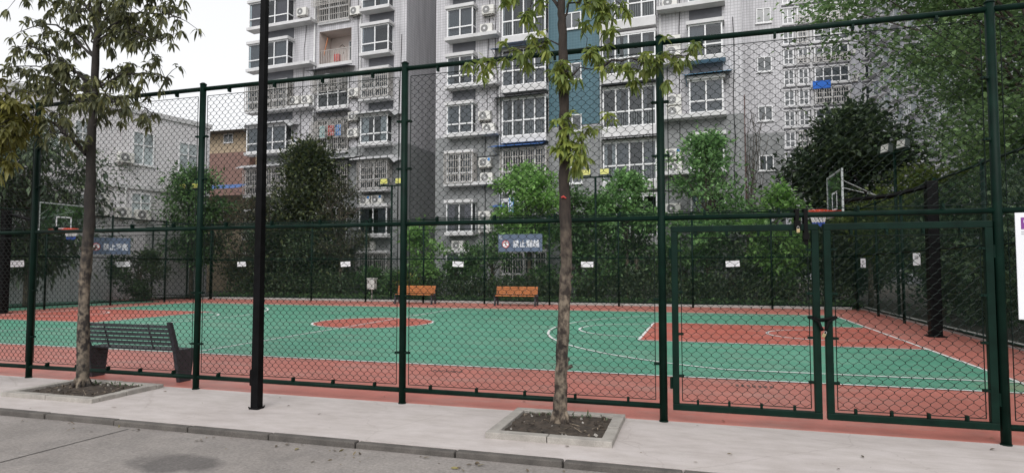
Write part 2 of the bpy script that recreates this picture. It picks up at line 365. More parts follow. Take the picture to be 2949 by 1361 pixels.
while x < 20:
    L = random.choice((.98, 1.0, 1.02)); h = .004 + random.uniform(-.004, .006); y = 5.355 + random.uniform(-.006, .006)
    b.box(x, x + L - .014, y, 5.448, -.15, h - .004); x += L
struct(b.build('kerb', 'kerb', bevel=.012))
b = MB(); b.box(-25.7, 6.15, 7.09, 28.0, -.2, .0005); struct(b.build('court_surface', 'red'))
Xc, HL, Y0, Wd = -9.589, 13.98, 9.97, 14.31; YM = Y0 + Wd / 2
sheet('playing_field', Xc - HL, Xc + HL, Y0, Y0 + Wd, .0045, 'green')
for sgn in (1, -1):
    xa, xb = sorted((Xc + sgn * (HL - 5.8), Xc + sgn * HL)); sheet('key_area', xa, xb, YM - 2.45, YM + 2.45, .0085, 'red2')
b = MB(); b.disc((Xc, YM, .0085), 1.8, 'Z', 64); struct(b.build('centre_circle', 'red2'))
b = MB(); ZL = .0125
def ln(x0, y0, x1, y1, w=.062):
    d = Vector((x1 - x0, y1 - y0, 0)).normalized(); n = Vector((-d.y, d.x, 0)) * w / 2; e = d * w / 2
    p, q = Vector((x0, y0, ZL)) - e, Vector((x1, y1, ZL)) + e
    b.quad(p - n, q - n, q + n, p + n)
def arc(cx, cy, r, a0, a1, w=.062, n=48):
    for i in range(n):
        t0 = a0 + (a1 - a0) * i / n; t1 = a0 + (a1 - a0) * (i + 1) / n
        P = lambda t, rr: (cx + rr * math.cos(t), cy + rr * math.sin(t), ZL)
        b.quad(P(t0, r - w / 2), P(t0, r + w / 2), P(t1, r + w / 2), P(t1, r - w / 2))
for y in (Y0, Y0 + Wd): ln(Xc - HL, y, Xc + HL, y)
for x in (Xc - HL, Xc + HL): ln(x, Y0, x, Y0 + Wd)
b_z = ZL; ln(Xc, Y0, Xc, Y0 + Wd); ZL = .0135; arc(Xc, YM, 1.8, 0, 2 * math.pi)
for sgn in (1, -1):
    xe = Xc + sgn * HL; xf = xe - sgn * 5.8; xk = xe - sgn * 1.575; ZL = .0145
    for s2 in (1, -1): ln(xe, YM + s2 * 2.45, xf, YM + s2 * 2.45)
    ln(xf, YM - 2.45, xf, YM + 2.45)
    am = math.pi / 2; base = math.pi if sgn > 0 else 0
    ZL = .0155; arc(xf, YM, 1.8, base - am, base + am); arc(xk, YM, 1.25, base - am, base + am, .062, 24)
    a3 = math.acos(-0.0) - math.acos(6.28 / 6.75); th3 = math.asin(6.28 / 6.75)
    ZL = .0165; arc(xk, YM, 6.75, base - th3, base + th3)
    xt = xk - sgn * 6.75 * math.cos(th3)
    for s2 in (1, -1): ln(xt, YM + s2 * 6.28, xe, YM + s2 * 6.28)
struct(b.build('court_lines', 'line'))
b = MB()
for (dx, dy) in ((.44, 9.42), (-4.2, 9.36)):
    for i in range(7):
        for j in range(2): b.box(dx + i * .075, dx + i * .075 + .04, dy + j * .09, dy + j * .09 + .05, .001, .005)
struct(b.build('drain_slots', 'strip' if False else 'joint'))
b = MB(); b.box(-26.5, 5.75, 28.02, 28.5, -.2, .10); b.box(6.16, 6.45, 7.3, 28.5, -.2, .09); struct(b.build('concrete_edging', 'strip', bevel=.01))
sheet('neighbour_court', -46, -26.2, 12, 25.5, -.03, 'green'); sheet('neighbour_court_border', -48, -25.75, 9, 28, -.04, 'red')
sheet('planting_soil', -34, 14, 28.3, 42, -.02, 'soil'); sheet('side_soil', 6.3, 30, 5, 60, -.03, 'soil')

# ------------------------------------------------------------------ chain-link fences
def chainlink(w, h, dz=.1, wire=.0031, seg=True, ns=3):
    """one woven panel in the xz plane, origin bottom left; diamonds of dz"""
    nw = int(round(w / (dz / 2))); hw = w / nw; hh = dz / 2; V = []; F = []; nb = int(h / hh)
    for i in range(nw):
        x0, x1 = i * hw, (i + 1) * hw; pts = []
        for k in range(nb + 1):
            z = k * hh; right = (k + i) % 2
            x = x1 + .0022 if right else x0 - .0022; y = .0035 if right else -.0035
            e = .007
            if k > 0: pts.append((x, y, z - e))
            if k < nb: pts.append((x, -y * .2, z + e))
        P = np.array(pts); n0 = len(V)
        d = np.gradient(P, axis=0); d /= np.linalg.norm(d, axis=1)[:, None]
        a = np.cross(d, np.array([0, 1.0, 0])); a /= np.linalg.norm(a, axis=1)[:, None]; c = np.cross(d, a)
        for q in range(len(P)):
            for k in range(ns):
                t = 2 * math.pi * k / ns; V.append(tuple(P[q] + wire * (a[q] * math.cos(t) + c[q] * math.sin(t))))
        for q in range(len(P) - 1):
            for k in range(ns):
                F.append((n0 + q * ns + k, n0 + q * ns + (k + 1) % ns, n0 + (q + 1) * ns + (k + 1) % ns, n0 + (q + 1) * ns + k))
    A = np.array(V); ph = rng.random(4) * 6.28
    A[:, 1] += .010 * np.sin(A[:, 0] * 3.1 + ph[0]) * np.sin(A[:, 2] * 2.3 + ph[1]) + .004 * np.sin(A[:, 0] * 9 + ph[2]); A[:, 2] += .007 * np.sin(A[:, 0] * 2.7 + ph[3]) * np.sin(math.pi * np.clip(A[:, 2] / h, 0, 1))
    b = MB(); b.v = [tuple(q) for q in A.tolist()]; b.f = F; b.mi = [0] * len(F)
    for z in (0, nb * hh): b.tube([(0, 0, z), (w, 0, z)], .005, 5)
    for x in (0, w): b.tube([(x, 0, 0), (x, 0, nb * hh)], .005, 5)
    me = bpy.data.meshes.new('mesh_panel'); me.from_pydata(b.v, [], b.f); return me
def clip_mesh():
    b = MB(); b.box(-.012, .012, -.03, .02, -.03, .03); b.tube([(0, -.03, 0), (0, -.042, 0)], .011, 6)
    me = bpy.data.meshes.new('clip'); me.from_pydata(b.v, [], b.f); me.materials.append(M['steel']); return me
CLIP = clip_mesh()
def put(me, name, parent, loc, rot=(0, 0, 0)):
    o = bpy.data.objects.new(name, me); COL.objects.link(o); o.parent = parent; o.location = loc; o.rotation_euler = rot; return o
def fence(name, label, P0, P1, nb, H, mid, gate=None, clips=(), fine=True):
    P0, P1 = Vector(P0), Vector(P1); d = P1 - P0; rz = math.atan2(d.y, d.x); sp = d.length / nb
    t = thing(name, label, 'fence', (P0.x, P0.y, 0), rz)
    pr = .043
    b = MB(); b.tube([(0, 0, 0), (0, 0, H)], pr, 12); b.tube([(0, 0, H), (0, 0, H + .012), (0, 0, H + .03)], [pr * 1.12, pr * 1.1, pr * .5], 12)
    b.tube([(0, 0, .0), (0, 0, .012)], pr * 1.15, 12)
    post = b.build('post', 'steel', t, True)
    for i in range(1, nb + 1): add_part(post, t, (i * sp, 0, 0))
    for nm, z, r in (('top_rail', H - .06, .030), ('middle_rail', mid, .030), ('bottom_rail', .165, .030)):
        for i in range(nb):
            if nm == 'bottom_rail' and i == gate: continue
            b = MB(); b.tube([(i * sp + pr * .7, 0, z), ((i + 1) * sp - pr * .7, 0, z)], r, 10); b.build(nm, 'steel', t, True)
    g = .082; w = sp - 2 * g; lo, hi = .232, mid + .062
    hl = mid - .060 - lo; hu = H - .122 - hi
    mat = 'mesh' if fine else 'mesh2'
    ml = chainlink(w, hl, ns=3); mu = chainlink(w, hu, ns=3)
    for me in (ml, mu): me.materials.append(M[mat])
    for i in range(nb):
        if i != gate: put(ml, 'mesh_panel', t, (i * sp + g, 0, lo))
        put(mu, 'mesh_panel', t, (i * sp + g, 0, hi))
        if i in clips:
            for z, nn in ((.212, 5), (mid + .05, 4), (H - .108, 4)):
                if z < .3 and i == gate: continue
                for k in range(nn): put(CLIP, 'clip', t, (i * sp + g + w * (k + .5) / nn, 0, z))
            for z in (.62, 1.32, 2.9, 3.5):
                for xx in (i * sp + .066, (i + 1) * sp - .066):
                    if z < 2 and i == gate: continue
                    put(CLIP, 'clip', t, (xx, 0, z), (0, math.pi / 2, 0))
    return t, sp
near, SP = fence('court_fence', 'tall dark green chain-link fence with the double gate along the pavement', (-25.495, FY), (5.855, FY), 10, 4.235, 2.21, gate=8, clips=(5, 6, 7, 8))
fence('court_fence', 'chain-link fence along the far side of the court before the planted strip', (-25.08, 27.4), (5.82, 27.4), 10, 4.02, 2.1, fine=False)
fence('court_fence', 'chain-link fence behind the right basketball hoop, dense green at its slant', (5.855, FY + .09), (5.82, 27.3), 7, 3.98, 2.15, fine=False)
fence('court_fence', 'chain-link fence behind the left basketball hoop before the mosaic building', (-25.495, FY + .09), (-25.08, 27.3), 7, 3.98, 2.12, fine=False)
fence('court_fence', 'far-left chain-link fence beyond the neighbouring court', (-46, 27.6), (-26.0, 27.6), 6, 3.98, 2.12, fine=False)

# gate leaves in the bay between the posts at x=-0.39 and 2.745
def gate_leaf(x0, x1, label, hinge_left):
    t = thing('gate_leaf', label, 'gate', (x0, FY, 0), 0, 'leaves of the double court gate'); w = x1 - x0; z0, z1, r = .135, 2.115, .034
    b = MB()
    b.box(0, w, -r, r, z1 - 2 * r, z1); b.box(0, w, -r, r, z0, z0 + 2 * r)
    b.box(0, 2 * r, -r, r, z0 + 2 * r, z1 - 2 * r); b.box(w - 2 * r, w, -r, r, z0 + 2 * r, z1 - 2 * r)
    b.build('gate_frame', 'steel', t, bevel=.006)
    g = .100; me = chainlink(w - 2 * g, z1 - z0 - 2 * g); me.materials.append(M['mesh']); put(me, 'mesh_panel', t, (g, 0, z0 + g))
    for k in range(4):
        put(CLIP, 'clip', t, (g + (w - 2 * g) * (k + .5) / 4, 0, z0 + .09)); put(CLIP, 'clip', t, (g + (w - 2 * g) * (k + .5) / 4, 0, z1 - .09))
    for z in (.5, .95, 1.4, 1.85):
        for xx in (.09, w - .09): put(CLIP, 'clip', t, (xx, 0, z), (0, math.pi / 2, 0))
    for z in (.42, 1.82):
        b = MB(); xx = -.012 if hinge_left else w + .012; b.tube([(xx, -.01, z - .06), (xx, -.01, z + .06)], .017, 8); b.box(min(xx, xx + (.03 if hinge_left else -.03)), max(xx, xx + (.03 if hinge_left else -.03)), -.02, .0, z - .04, z + .04)
        b.build('hinge', 'steel', t)
    return t
gate_leaf(-.315, 1.153, 'green mesh gate leaf hinged on the post beside the right tree pit', True)
gate_leaf(1.197, 2.668, 'green mesh gate leaf nearest the white notice board', False)
def strap(x, z0, z1, label):
    b = MB(); y0, y1 = FY - .05, FY + .05
    b.box(x - .018, x + .018, y0, y0 + .012, z0, z1); b.box(x - .022, x + .022, y1 - .012, y1, z0 + .03, z1); b.box(x - .022, x + .022, y0, y1, z1, z1 + .012)
    b.box(x - .022, x + .022, y0 + .012, y1 - .012, z0 + .03, z0 + .042)
    b.box(x - .03, x + .03, y0 - .02, y0 - .001, z0 + .05, z0 + .12)
    tag(b.build('strap', 'strap'), label, 'strap', 'black straps over the gate rail')
strap(.955, 2.03, 2.26, 'black strap looped over the gate rail with a padlock beside it'); strap(1.035, 1.90, 2.26, 'longer black strap hanging over the gate rail')
def padlock(x, y, z, label, tilt=0):
    t = thing('padlock', label, 'padlock', (x, y, z)); t.rotation_euler = (0, tilt, 0); t.scale = (.75, .75, .75)
    b = MB(); b.box(-.022, .022, -.011, .011, -.05, 0); b.build('body', 'brass', t, bevel=.004)
    b = MB(); b.tube([(-.014, 0, 0), (-.014, 0, .022), (-.007, 0, .036), (.007, 0, .036), (.014, 0, .022), (.014, 0, 0)], .004, 6); b.build('shackle', 'grille', t, True)
padlock(.955, FY - .085, 2.06, 'small brass padlock hanging at the strap on the gate top'); padlock(1.178, FY - .085, 1.0, 'brass padlock hanging from the black chain between the gate leaves', R(28))
t = thing('lock_chain', 'black sleeved chain tying the two gate leaves together', 'chain', (1.175, FY, 1.12))
for sx in (-1, 1):
    b = MB(); b.tube([(sx * .012, -.075, -.09), (sx * .03, -.07, -.05), (sx * .045, -.06, .0), (sx * .12, -.05, .045), (sx * .125, .02, .035), (sx * .05, .05, .015), (sx * .0, .055, .0)], .016, 7); b.build('link_sleeve', 'strap', t, True)
b = MB(); b.tube([(-.11, -.05, .045), (-.04, -.07, .02), (.04, -.07, .03), (.11, -.05, .05)], .014, 7); b.build('link_sleeve', 'strap', t, True)

# ------------------------------------------------------------------ signs
def no_sign(loc, rz, txt, w, h, label):
    t = thing('warning_sign', label, 'sign', loc, rz)
    b = MB(); b.box(-w / 2, w / 2, -.012, .012, -h / 2, h / 2); b.build('board', 'signblue', t, bevel=.004)
    cx, cz, r = -w * .33, h * -.06 + .0, h * .20
    b = MB(); b.disc((cx, -.0135, cz), r); b.build('symbol_disc', 'signwhite', t)
    b = MB(); b.ring((cx, -.016, cz), r, r * .11, 'Y', 28, 6); d = r * .7
    b.tube([(cx - d, -.019, cz + d), (cx + d, -.019, cz - d)], r * .09, 6); b.build('prohibition_ring', 'signred', t, True)
    b = MB(); b.disc((cx - r * .05, -.0155, cz + r * .45), r * .17, n=12); b.tube([(cx, -.0155, cz + r * .2), (cx + r * .05, -.0155, cz - r * .25)], .018 * r / .15, 5)
    for e in ((-.45, .35), (.45, .4), (-.3, -.65), (.4, -.6)):
        s0 = .15 if e[1] > 0 else -.25; b.tube([(cx, -.0155, cz + r * s0), (cx + r * e[0], -.0155, cz + r * e[1])], .011 * r / .15, 5)
    b.build('climber_symbol', 'signdark', t)
    lettering(txt, h * .44, -w * .165, -.0135, cz - h * .15, 'signwhite', t, w * .60)
    b = MB(); x0, z0, s = -w * .47, h * .22, h * .19       # small emblem at the corner
    for q in ((x0, x0 + .012, z0, z0 + s), (x0 + s * .8 - .012, x0 + s * .8, z0, z0 + s), (x0 + .012, x0 + s * .8 - .012, z0, z0 + .012), (x0 + .012, x0 + s * .8 - .012, z0 + s * .45, z0 + s * .45 + .012), (x0 + .012, x0 + s * .8 - .012, z0 + s - .012, z0 + s)):
        b.box(q[0], q[1], -.016, -.0125, q[2], q[3])
    b.build('emblem', 'signwhite', t)
    b = MB()
    for q in (-w * .3, w * .3): b.box(q - .02, q + .02, .0125, .05, -h * .3, h * .3)
    b.build('bracket', 'grille', t); return t
no_sign((-7.88, 27.30, 2.80), 0, '禁止翻越', 2.08, .80, 'slate blue warning board with white lettering above the right orange bench')
def on_left(u, v):                                             # a point on the left fence plane
    r = ray(u, v); k = -25.28 / r.x; return Vector((0, 0, EYE)) + r * k
pL = on_left(313, 708)
no_sign((pL.x + .08, pL.y, pL.z), R(62), '禁止攀爬', 1.6, .74, 'slate blue warning board with white lettering on the left fence behind the slim dark tree')
names = ['beyond the left hoop post', 'under the blue board on the left fence', 'left of the lamp post', 'above the white litter bin', 'left of the blue board', 'between the mottled trunk and the blue board', 'behind the left gate leaf']
for (u, v), nm in zip(((40, 759), (352, 760), (696, 760), (995, 760), (1319, 760), (1691, 761), (2110, 759)), names):
    if u < 400: p = on_left(u, v) + Vector((.07, 0, 0)); rz = R(62)
    else: p = atY(u, v, 27.33); rz = 0
    t = thing('notice_plate', 'small white notice plate on the fence rail, ' + nm, 'notice', p, rz, 'small white notices on the fences'); t.rotation_euler = (0, R(random.uniform(-3.5, 3.5)), rz)
    b = MB(); b.box(-.27, .27, -.006, .006, -.12, .12); b.build('plate', 'signwhite', t)
    b = MB()
    for k in range(3): b.box(-.2, .2 - .08 * (k == 2), -.0085, -.0062, .055 - k * .055, .07 - k * .055)
    b.build('print', 'signgrey', t)
for (u, v, nm) in ((2486, 757, 'just past the far court corner'), (2640, 746, 'beside the right hoop post')):
    r = ray(u, v); p = Vector((0, 0, EYE)) + r * (5.72 / r.x)
    t = thing('notice_plate', 'small white notice plate on the right fence, ' + nm, 'notice', p, R(-62), 'small white notices on the fences')
    b = MB(); b.box(-.12, .12, -.006, .006, -.17, .17); b.build('plate', 'signwhite', t)
    b = MB(); b.box(-.06, .06, -.0085, -.0062, .0, .1); b.build('print', 'signgrey', t)
# white board on the bay right of the gate
t = thing('notice_board', 'large white board with a purple square icon at the right edge', 'sign', (round(atY(2927, 750, FY - .06).x, 3), FY - .06, 1.18))
b = MB(); b.box(0, .62, -.006, .006, 0, 1.0); b.build('board', 'signwhite', t, bevel=.004)
b = MB(); b.box(.045, .165, -.0095, -.0062, .845, .955); b.build('icon', 'purple', t, bevel=.003)
b = MB(); b.box(.065, .145, -.0125, -.0097, .905, .93); b.box(.075, .135, -.0125, -.0097, .865, .885); b.disc((.105, -.0125, .895), .012, n=12); b.build('pictogram', 'signwhite', t)
b = MB()
for k in range(2): b.box(.045, .165, -.0085, -.0062, .815 - k * .02, .823 - k * .02)
b.build('print', 'signgrey', t)

# ------------------------------------------------------------------ street lamp post
t = thing('lamp_post', 'black square steel lamp post standing on the pavement near the kerb', 'lamp post', (-5.07, 6.3, 0))
s = .062
b = MB(); b.tube([(0, 0, 0), (0, 0, 7.2)], [.050 * 1.414, .030 * 1.414], 4, sq=True); b.build('pole', 'black', t, bevel=.006)
s = .05
b = MB(); b.box(-s - .012, s + .012, -s - .012, s + .012, 0, .018)
for q in ((-1, -1), (1, -1), (1, 1), (-1, 1)): b.tube([(q[0] * .06, q[1] * .06, .018), (q[0] * .06, q[1] * .06, .03)], .009, 6)
b.build('base_plate', 'black', t)
b = MB(); b.box(-s - .028, -s - .001, -.045, .045, .27, .46); b.build('access_cover', 'black', t, bevel=.012)
b = MB(); b.box(-.05, .9, -.05, .05, 7.2, 7.3); b.build('lamp_arm', 'black', t); b = MB(); b.box(.35, 1.0, -.12, .12, 7.12, 7.199); b.build('lamp_head', 'lamphousing', t)

# ------------------------------------------------------------------ benches
def near_bench():
    t = thing('bench', 'charcoal steel slatted bench with its back against the near fence', 'bench', (-8.14, 7.38, 0)); w = .83
    for sx in (-1, 1):
        x = sx * w
        poly = [(-.21, .885), (-.15, .885), (-.015, .475), (.26, .475), (.265, .425), (.21, .0), (.0, .0), (-.085, .45)]
        b = MB(); b.prism([(y, z) for y, z in poly], 0, x - .03, x + .03); b.build('side_panel', 'bench', t, bevel=.006)
    for k in range(4):
        y = -.005 + k * .066; b = MB(); b.box(-w + .031, w - .031, y, y + .052, .450, .472); b.build('seat_slat', 'bench', t)
    d = Vector((-.135, .0, .36)).normalized()
    for k in range(5):
        z = .56 + k * .064; y = -.04 - (z - .475) * .36
        T = Matrix.Translation((0, y, z)) @ Matrix.Rotation(R(-19), 4, 'X'); b = MB(); b.box(-w + .031, w - .031, -.009, .009, -.022, .022, T); b.build('back_slat', 'bench', t)
    for x in (-.42, .42):
        b = MB(); b.tube([(x, -.05, .47), (x, -.165, .85)], .014, 4); b.build('back_strut', 'bench', t)
near_bench()
def orange_bench(x, label):
    t = thing('bench', label, 'bench', (x, 26.55, 0), 0, 'orange wooden benches along the far fence'); w = .92
    for sx in (-1, 1):
        q = sx * w; poly = [(-.22, 0), (-.14, 0), (-.10, .36), (.16, .36), (.22, .0), (.30, 0), (.20, .44), (.30, .86), (.25, .86), (.16, .425), (-.24, .425), (-.25, .38), (-.18, .36)]
        b = MB(); b.prism(poly, 0, q - .035, q + .035); b.build('end_frame', 'bench', t)
    for k in range(5): b = MB(); b.box(-w + .036, w - .036, -.24 + k * .08, -.24 + k * .08 + .062, .428, .462); b.build('seat_slat', 'wood', t)
    for k in range(4):
        z = .54 + k * .088; b = MB(); y = .17 + (z - .44) * .22; b.box(-w - .03, w + .03, y - .05, y - .02, z - .034, z + .034); b.build('back_slat', 'wood', t)
orange_bench(-12.75, 'orange slatted bench next to the white bin and red planter'); orange_bench(-7.86, 'orange slatted bench under the blue warning board')
t = thing('litter_bin', 'white litter bin on a thin stalk beside the far fence', 'bin', (-15.75, 27.9, .1))
b = MB(); b.tube([(0, 0, 0), (0, 0, .5)], .025, 8); b.build('stalk', 'grille', t); b = MB(); b.box(-.2, .2, -.16, .16, .5, 1.02); b.build('body', 'bin', t, bevel=.03); b = MB(); b.box(-.22, .22, -.18, .18, 1.022, 1.07); b.box(-.12, .12, -.17, -.162, .86, .94); b.build('lid', 'bin', t)

# ------------------------------------------------------------------ basketball hoops
def hoop(sgn, label):
    xe = Xc + sgn * HL; t = thing('basketball_hoop', label, 'basketball hoop', (xe, YM, .04), 0 if sgn > 0 else math.pi)
    # local x outwards from the court
    b = MB(); b.box(.90, 1.15, .34, .59, -.05, 3.75); b.build('post', 'black', t, bevel=.02)
    b = MB(); b.box(.83, 1.22, .27, .66, -.05, -.012); b.build('base_plate', 'black', t)
    b = MB(); b.tube([(.95, .45, 3.62), (.1, .25, 3.4), (-1.05, .0, 3.28)], .055, 4); b.build('arm', 'black', t)
    b = MB(); b.tube([(-.75, .0, 3.9), (-.45, .12, 3.42)], .03, 4); b.build('brace', 'black', t)
    for y in (-.55, .55):
        b = MB(); b.tube([(-1.17, y, 3.75), (-.2, .3, 3.42)], .012, 6); b.build('stay_rod', 'bbframe', t)
    t2 = MB(); t2.box(-1.2, -1.185, -.87, .87, 2.95, 3.92); bb = t2.build('backboard', 'acrylic', t)
    b = MB(); f = .045
    for q in ((-.9, .9, 2.9, 2.95), (-.9, .9, 3.92, 3.97), (-.9, -.87, 2.95, 3.92), (.87, .9, 2.95, 3.92)): b.box(-1.215, -1.17, q[0], q[1], q[2], q[3])
    b.build('board_frame', 'bbframe', bb)
    b = MB()
    for q in ((-.295, .295, 3.05, 3.09), (-.295, .295, 3.46, 3.5), (-.295, -.25, 3.09, 3.46), (.25, .295, 3.09, 3.46)): b.box(-1.206, -1.2015, q[0], q[1], q[2], q[3])
    b.build('target_square', 'signwhite', bb)
    b = MB(); b.ring((-1.575, 0, 3.05), .225, .012, 'Z', 32, 6); b.box(-1.36, -1.2, -.1, .1, 3.02, 3.045); b.tube([(-1.2, -.09, 2.93), (-1.45, -.17, 3.04)], .01, 5); b.tube([(-1.2, .09, 2.93), (-1.45, .17, 3.04)], .01, 5)
    b.ring((-1.575, 0, 3.02), .215, .010, 'Z', 32, 6); rim = b.build('rim', 'rim', t, True)
    b = MB(); nn = 12; lv = [(3.04, .215), (2.95, .19), (2.86, .165), (2.76, .14), (2.66, .125)]
    for j in range(4):
        b.cur = 1 if j == 3 else 0
        for i in range(nn):
            for s2 in (-1, 1):
                a0 = 2 * math.pi * (i + .5 * j) / nn; a1 = a0 + s2 * math.pi / nn
                b.tube([(-1.575 + lv[j][1] * math.cos(a0), lv[j][1] * math.sin(a0), lv[j][0]), (-1.575 + lv[j + 1][1] * math.cos(a1), lv[j + 1][1] * math.sin(a1), lv[j + 1][0])], .006, 4, False)
    b.build('net', ['net', 'netb'], rim)
hoop(1, 'basketball hoop on a thick black post at the right end of the court'); hoop(-1, 'basketball hoop on a thick black post at the left end of the court')

# ------------------------------------------------------------------ floodlights
def floodlight(x, y, H, label, rz=0, pole=.05, face='lampy'):
    t = thing('floodlight_pole', label, 'floodlight', (x, y, 0), rz, 'twin floodlight poles round the court')
    b = MB(); b.tube([(0, 0, 0), (0, 0, H)], pole, 8); b.build('pole', 'steel', t, True)
    b = MB(); b.box(-.75, .75, -.05, .05, H, H + .06); b.build('crossbar', 'steel', t)
    for sx in (-1, 1):
        T = Matrix.Translation((sx * .42, 0, H + .25)) @ Matrix.Rotation(R(-8), 4, 'X')
        b = MB(); b.box(-.22, .22, -.06, .10, -.15, .15, T); h = b.build('lamp_housing', 'lamphousing', t)
        b = MB(); b.box(-.195, .195, -.066, -.0605, -.125, .125, T); b.build('lamp_face', face, h)
floodlight(-27.2, 27.9, 5.95, 'twin yellow floodlight over the green tree by the mosaic building'); floodlight(-14.8, 28.1, 5.75, 'twin yellow floodlight before the grilled windows of the left block')
floodlight(-4.55, 28.1, 5.75, 'twin yellow floodlight above the bushes beside the mottled trunk'); floodlight(6.35, 24.0, 5.55, 'twin floodlight among the trees behind the right fence', R(-70), .05, 'acbody')

# ------------------------------------------------------------------ buildings
TH = R(-4)
class Fac:
    """a facade: local x along it, local -y outwards, z up; px() turns a photo pixel on the plane y=-v into (x,z)"""
    def __init__(s, root, ox, oy, th):
        s.root = root; s.o = Vector((ox, oy, 0)); s.U = Vector((math.cos(th), math.sin(th), 0)); s.N = Vector((math.sin(th), -math.cos(th), 0)); s.th = th
    def px(s, u, v, out=0.0):
        r = ray(u, v); P = s.o + s.N * out; e = Vector((0, 0, EYE)); k = (P - e).dot(s.N) / r.dot(s.N); w = e + r * k
        return (w - s.o).dot(s.U), w.z
    def w(s, x, out, z): return s.o + s.U * x + s.N * out + Vector((0, 0, z))
CUR = ['cur0', 'cur1', 'cur1', 'cur2', 'cur1']
def curtains(x0, x1, y, z0, z1, parent, mats):
    spans = []; mc = random.choice(mats)
    mode = random.random()
    if mode < .35: spans = [(x0, x1)]
    elif mode < .8: spans = [(x0, x0 + (x1 - x0) * random.uniform(.2, .4)), (x1 - (x1 - x0) * random.uniform(.2, .4), x1)]
    else: spans = [(x0, x0 + (x1 - x0) * .45)]
    for a, c in spans:
        b = MB(); n = max(4, int((c - a) / .07))
        for i in range(n):
            p, q = a + (c - a) * i / n, a + (c - a) * (i + 1) / n; yy = lambda k: y + (.03 if k % 2 else -.01)
            b.quad((p, yy(i), z0), (q, yy(i + 1), z0), (q, yy(i + 1), z1), (p, yy(i), z1))
        b.build('curtain', mc, parent)
def frame_bars(b, x0, x1, y, z0, z1, cols, tr, fw=.06, d=.06):
    """frame in the xz plane: outer ring, transom at fraction tr, mullions"""
    b.box(x0, x1, y - d, y, z0, z0 + fw); b.box(x0, x1, y - d, y, z1 - fw, z1)
    xs = [x0 + (x1 - x0) * i / cols for i in range(cols + 1)]
    zt = z0 + (z1 - z0) * tr if tr else None
    for i, x in enumerate(xs):
        a = x if i == 0 else (x - fw if i == cols else x - fw / 2)
        if zt: b.box(a, a + fw, y - d * .97, y - .002, z0 + fw, zt - fw / 2); b.box(a, a + fw, y - d * .97, y - .002, zt + fw / 2, z1 - fw)
        else: b.box(a, a + fw, y - d * .97, y - .002, z0 + fw, z1 - fw)
    if zt: b.box(x0, x1, y - d, y, zt - fw / 2, zt + fw / 2)
def grille_bars(x0, x1, y, z0, z1, sides=0.0, step=.15, r=.017, hs=4):
    b = MB(); n = max(2, int((x1 - x0) / step))
    for i in range(n + 1): x = x0 + (x1 - x0) * i / n; b.box(x - r, x + r, y - r, y + r, z0, z1)
    for k in range(hs + 1):
        z = z0 + (z1 - z0) * k / hs; b.box(x0 - r, x1 + r, y - 2.2 * r, y - r - .001, z - r, z + r)
    if sides:
        for x in (x0, x1):
            m = max(2, int(sides / step))
            for i in range(1, m + 1): yy = y + sides * i / m; b.box(x - r, x + r, yy - r, yy + r, z0, z1)
    return b
def bay(F, x0, x1, z0, z1, out=.6, cols=2, tr=.36, ledge=None, grille=False, mats=CUR, sideglass=True, label=None):
    """box window standing out from the wall on a white ledge"""
    p = F.root; s = MB(); lx0, lx1 = ledge or (x0 - .1, x1 + .1)
    s.box(lx0, lx1, -out - .12, 0, z0 - .2, z0 - .001)
    bw = s.build('bay_window', 'slab', p); MB().box(x0 - .1, x1 + .1, -out - .12, 0, z1 + .001, z1 + .2).build('hood', 'slab', bw)
    if label: bw['label'] = label
    b = MB(); frame_bars(b, x0, x1, -out + .06, z0, z1, cols, tr, .075)
    for x in (x0, x1 - .06):
        b.box(x, x + .06, -.06, -.001, z0, z1); zt = z0 + (z1 - z0) * tr; b.box(x, x + .06, -out + .062, -.06, zt - .03, zt + .03); b.box(x, x + .06, -out + .062, -.06, z0, z0 + .06); b.box(x, x + .06, -out + .062, -.06, z1 - .06, z1)
    b.build('window_frame', 'white', bw)
    b = MB(); g = .03
    b.quad((x0 + .03, -out + g, z0), (x1 - .03, -out + g, z0), (x1 - .03, -out + g, z1), (x0 + .03, -out + g, z1))
    if sideglass:
        for x in (x0 + .03, x1 - .03): b.quad((x, -out + g + .003, z0), (x, -.01, z0), (x, -.01, z1), (x, -out + g + .003, z1))
    b.build('window_pane', 'glass', bw)
    b = MB(); b.quad((x0, -.012, z0), (x1, -.012, z0), (x1, -.012, z1), (x0, -.012, z1)); b.build('room_shade_sheet', 'inner', bw)  # dark sheet on the solid wall, painted shade of an unlit room
    curtains(x0 + .1, x1 - .1, -out + .17, z0 + .02, z1 - .03, bw, mats)
    if grille: grille_bars(x0 - .08, x1 + .08, -out - .16, z0 - .02, z1 + .02, out).build('security_grille', 'grille', bw)
    return bw
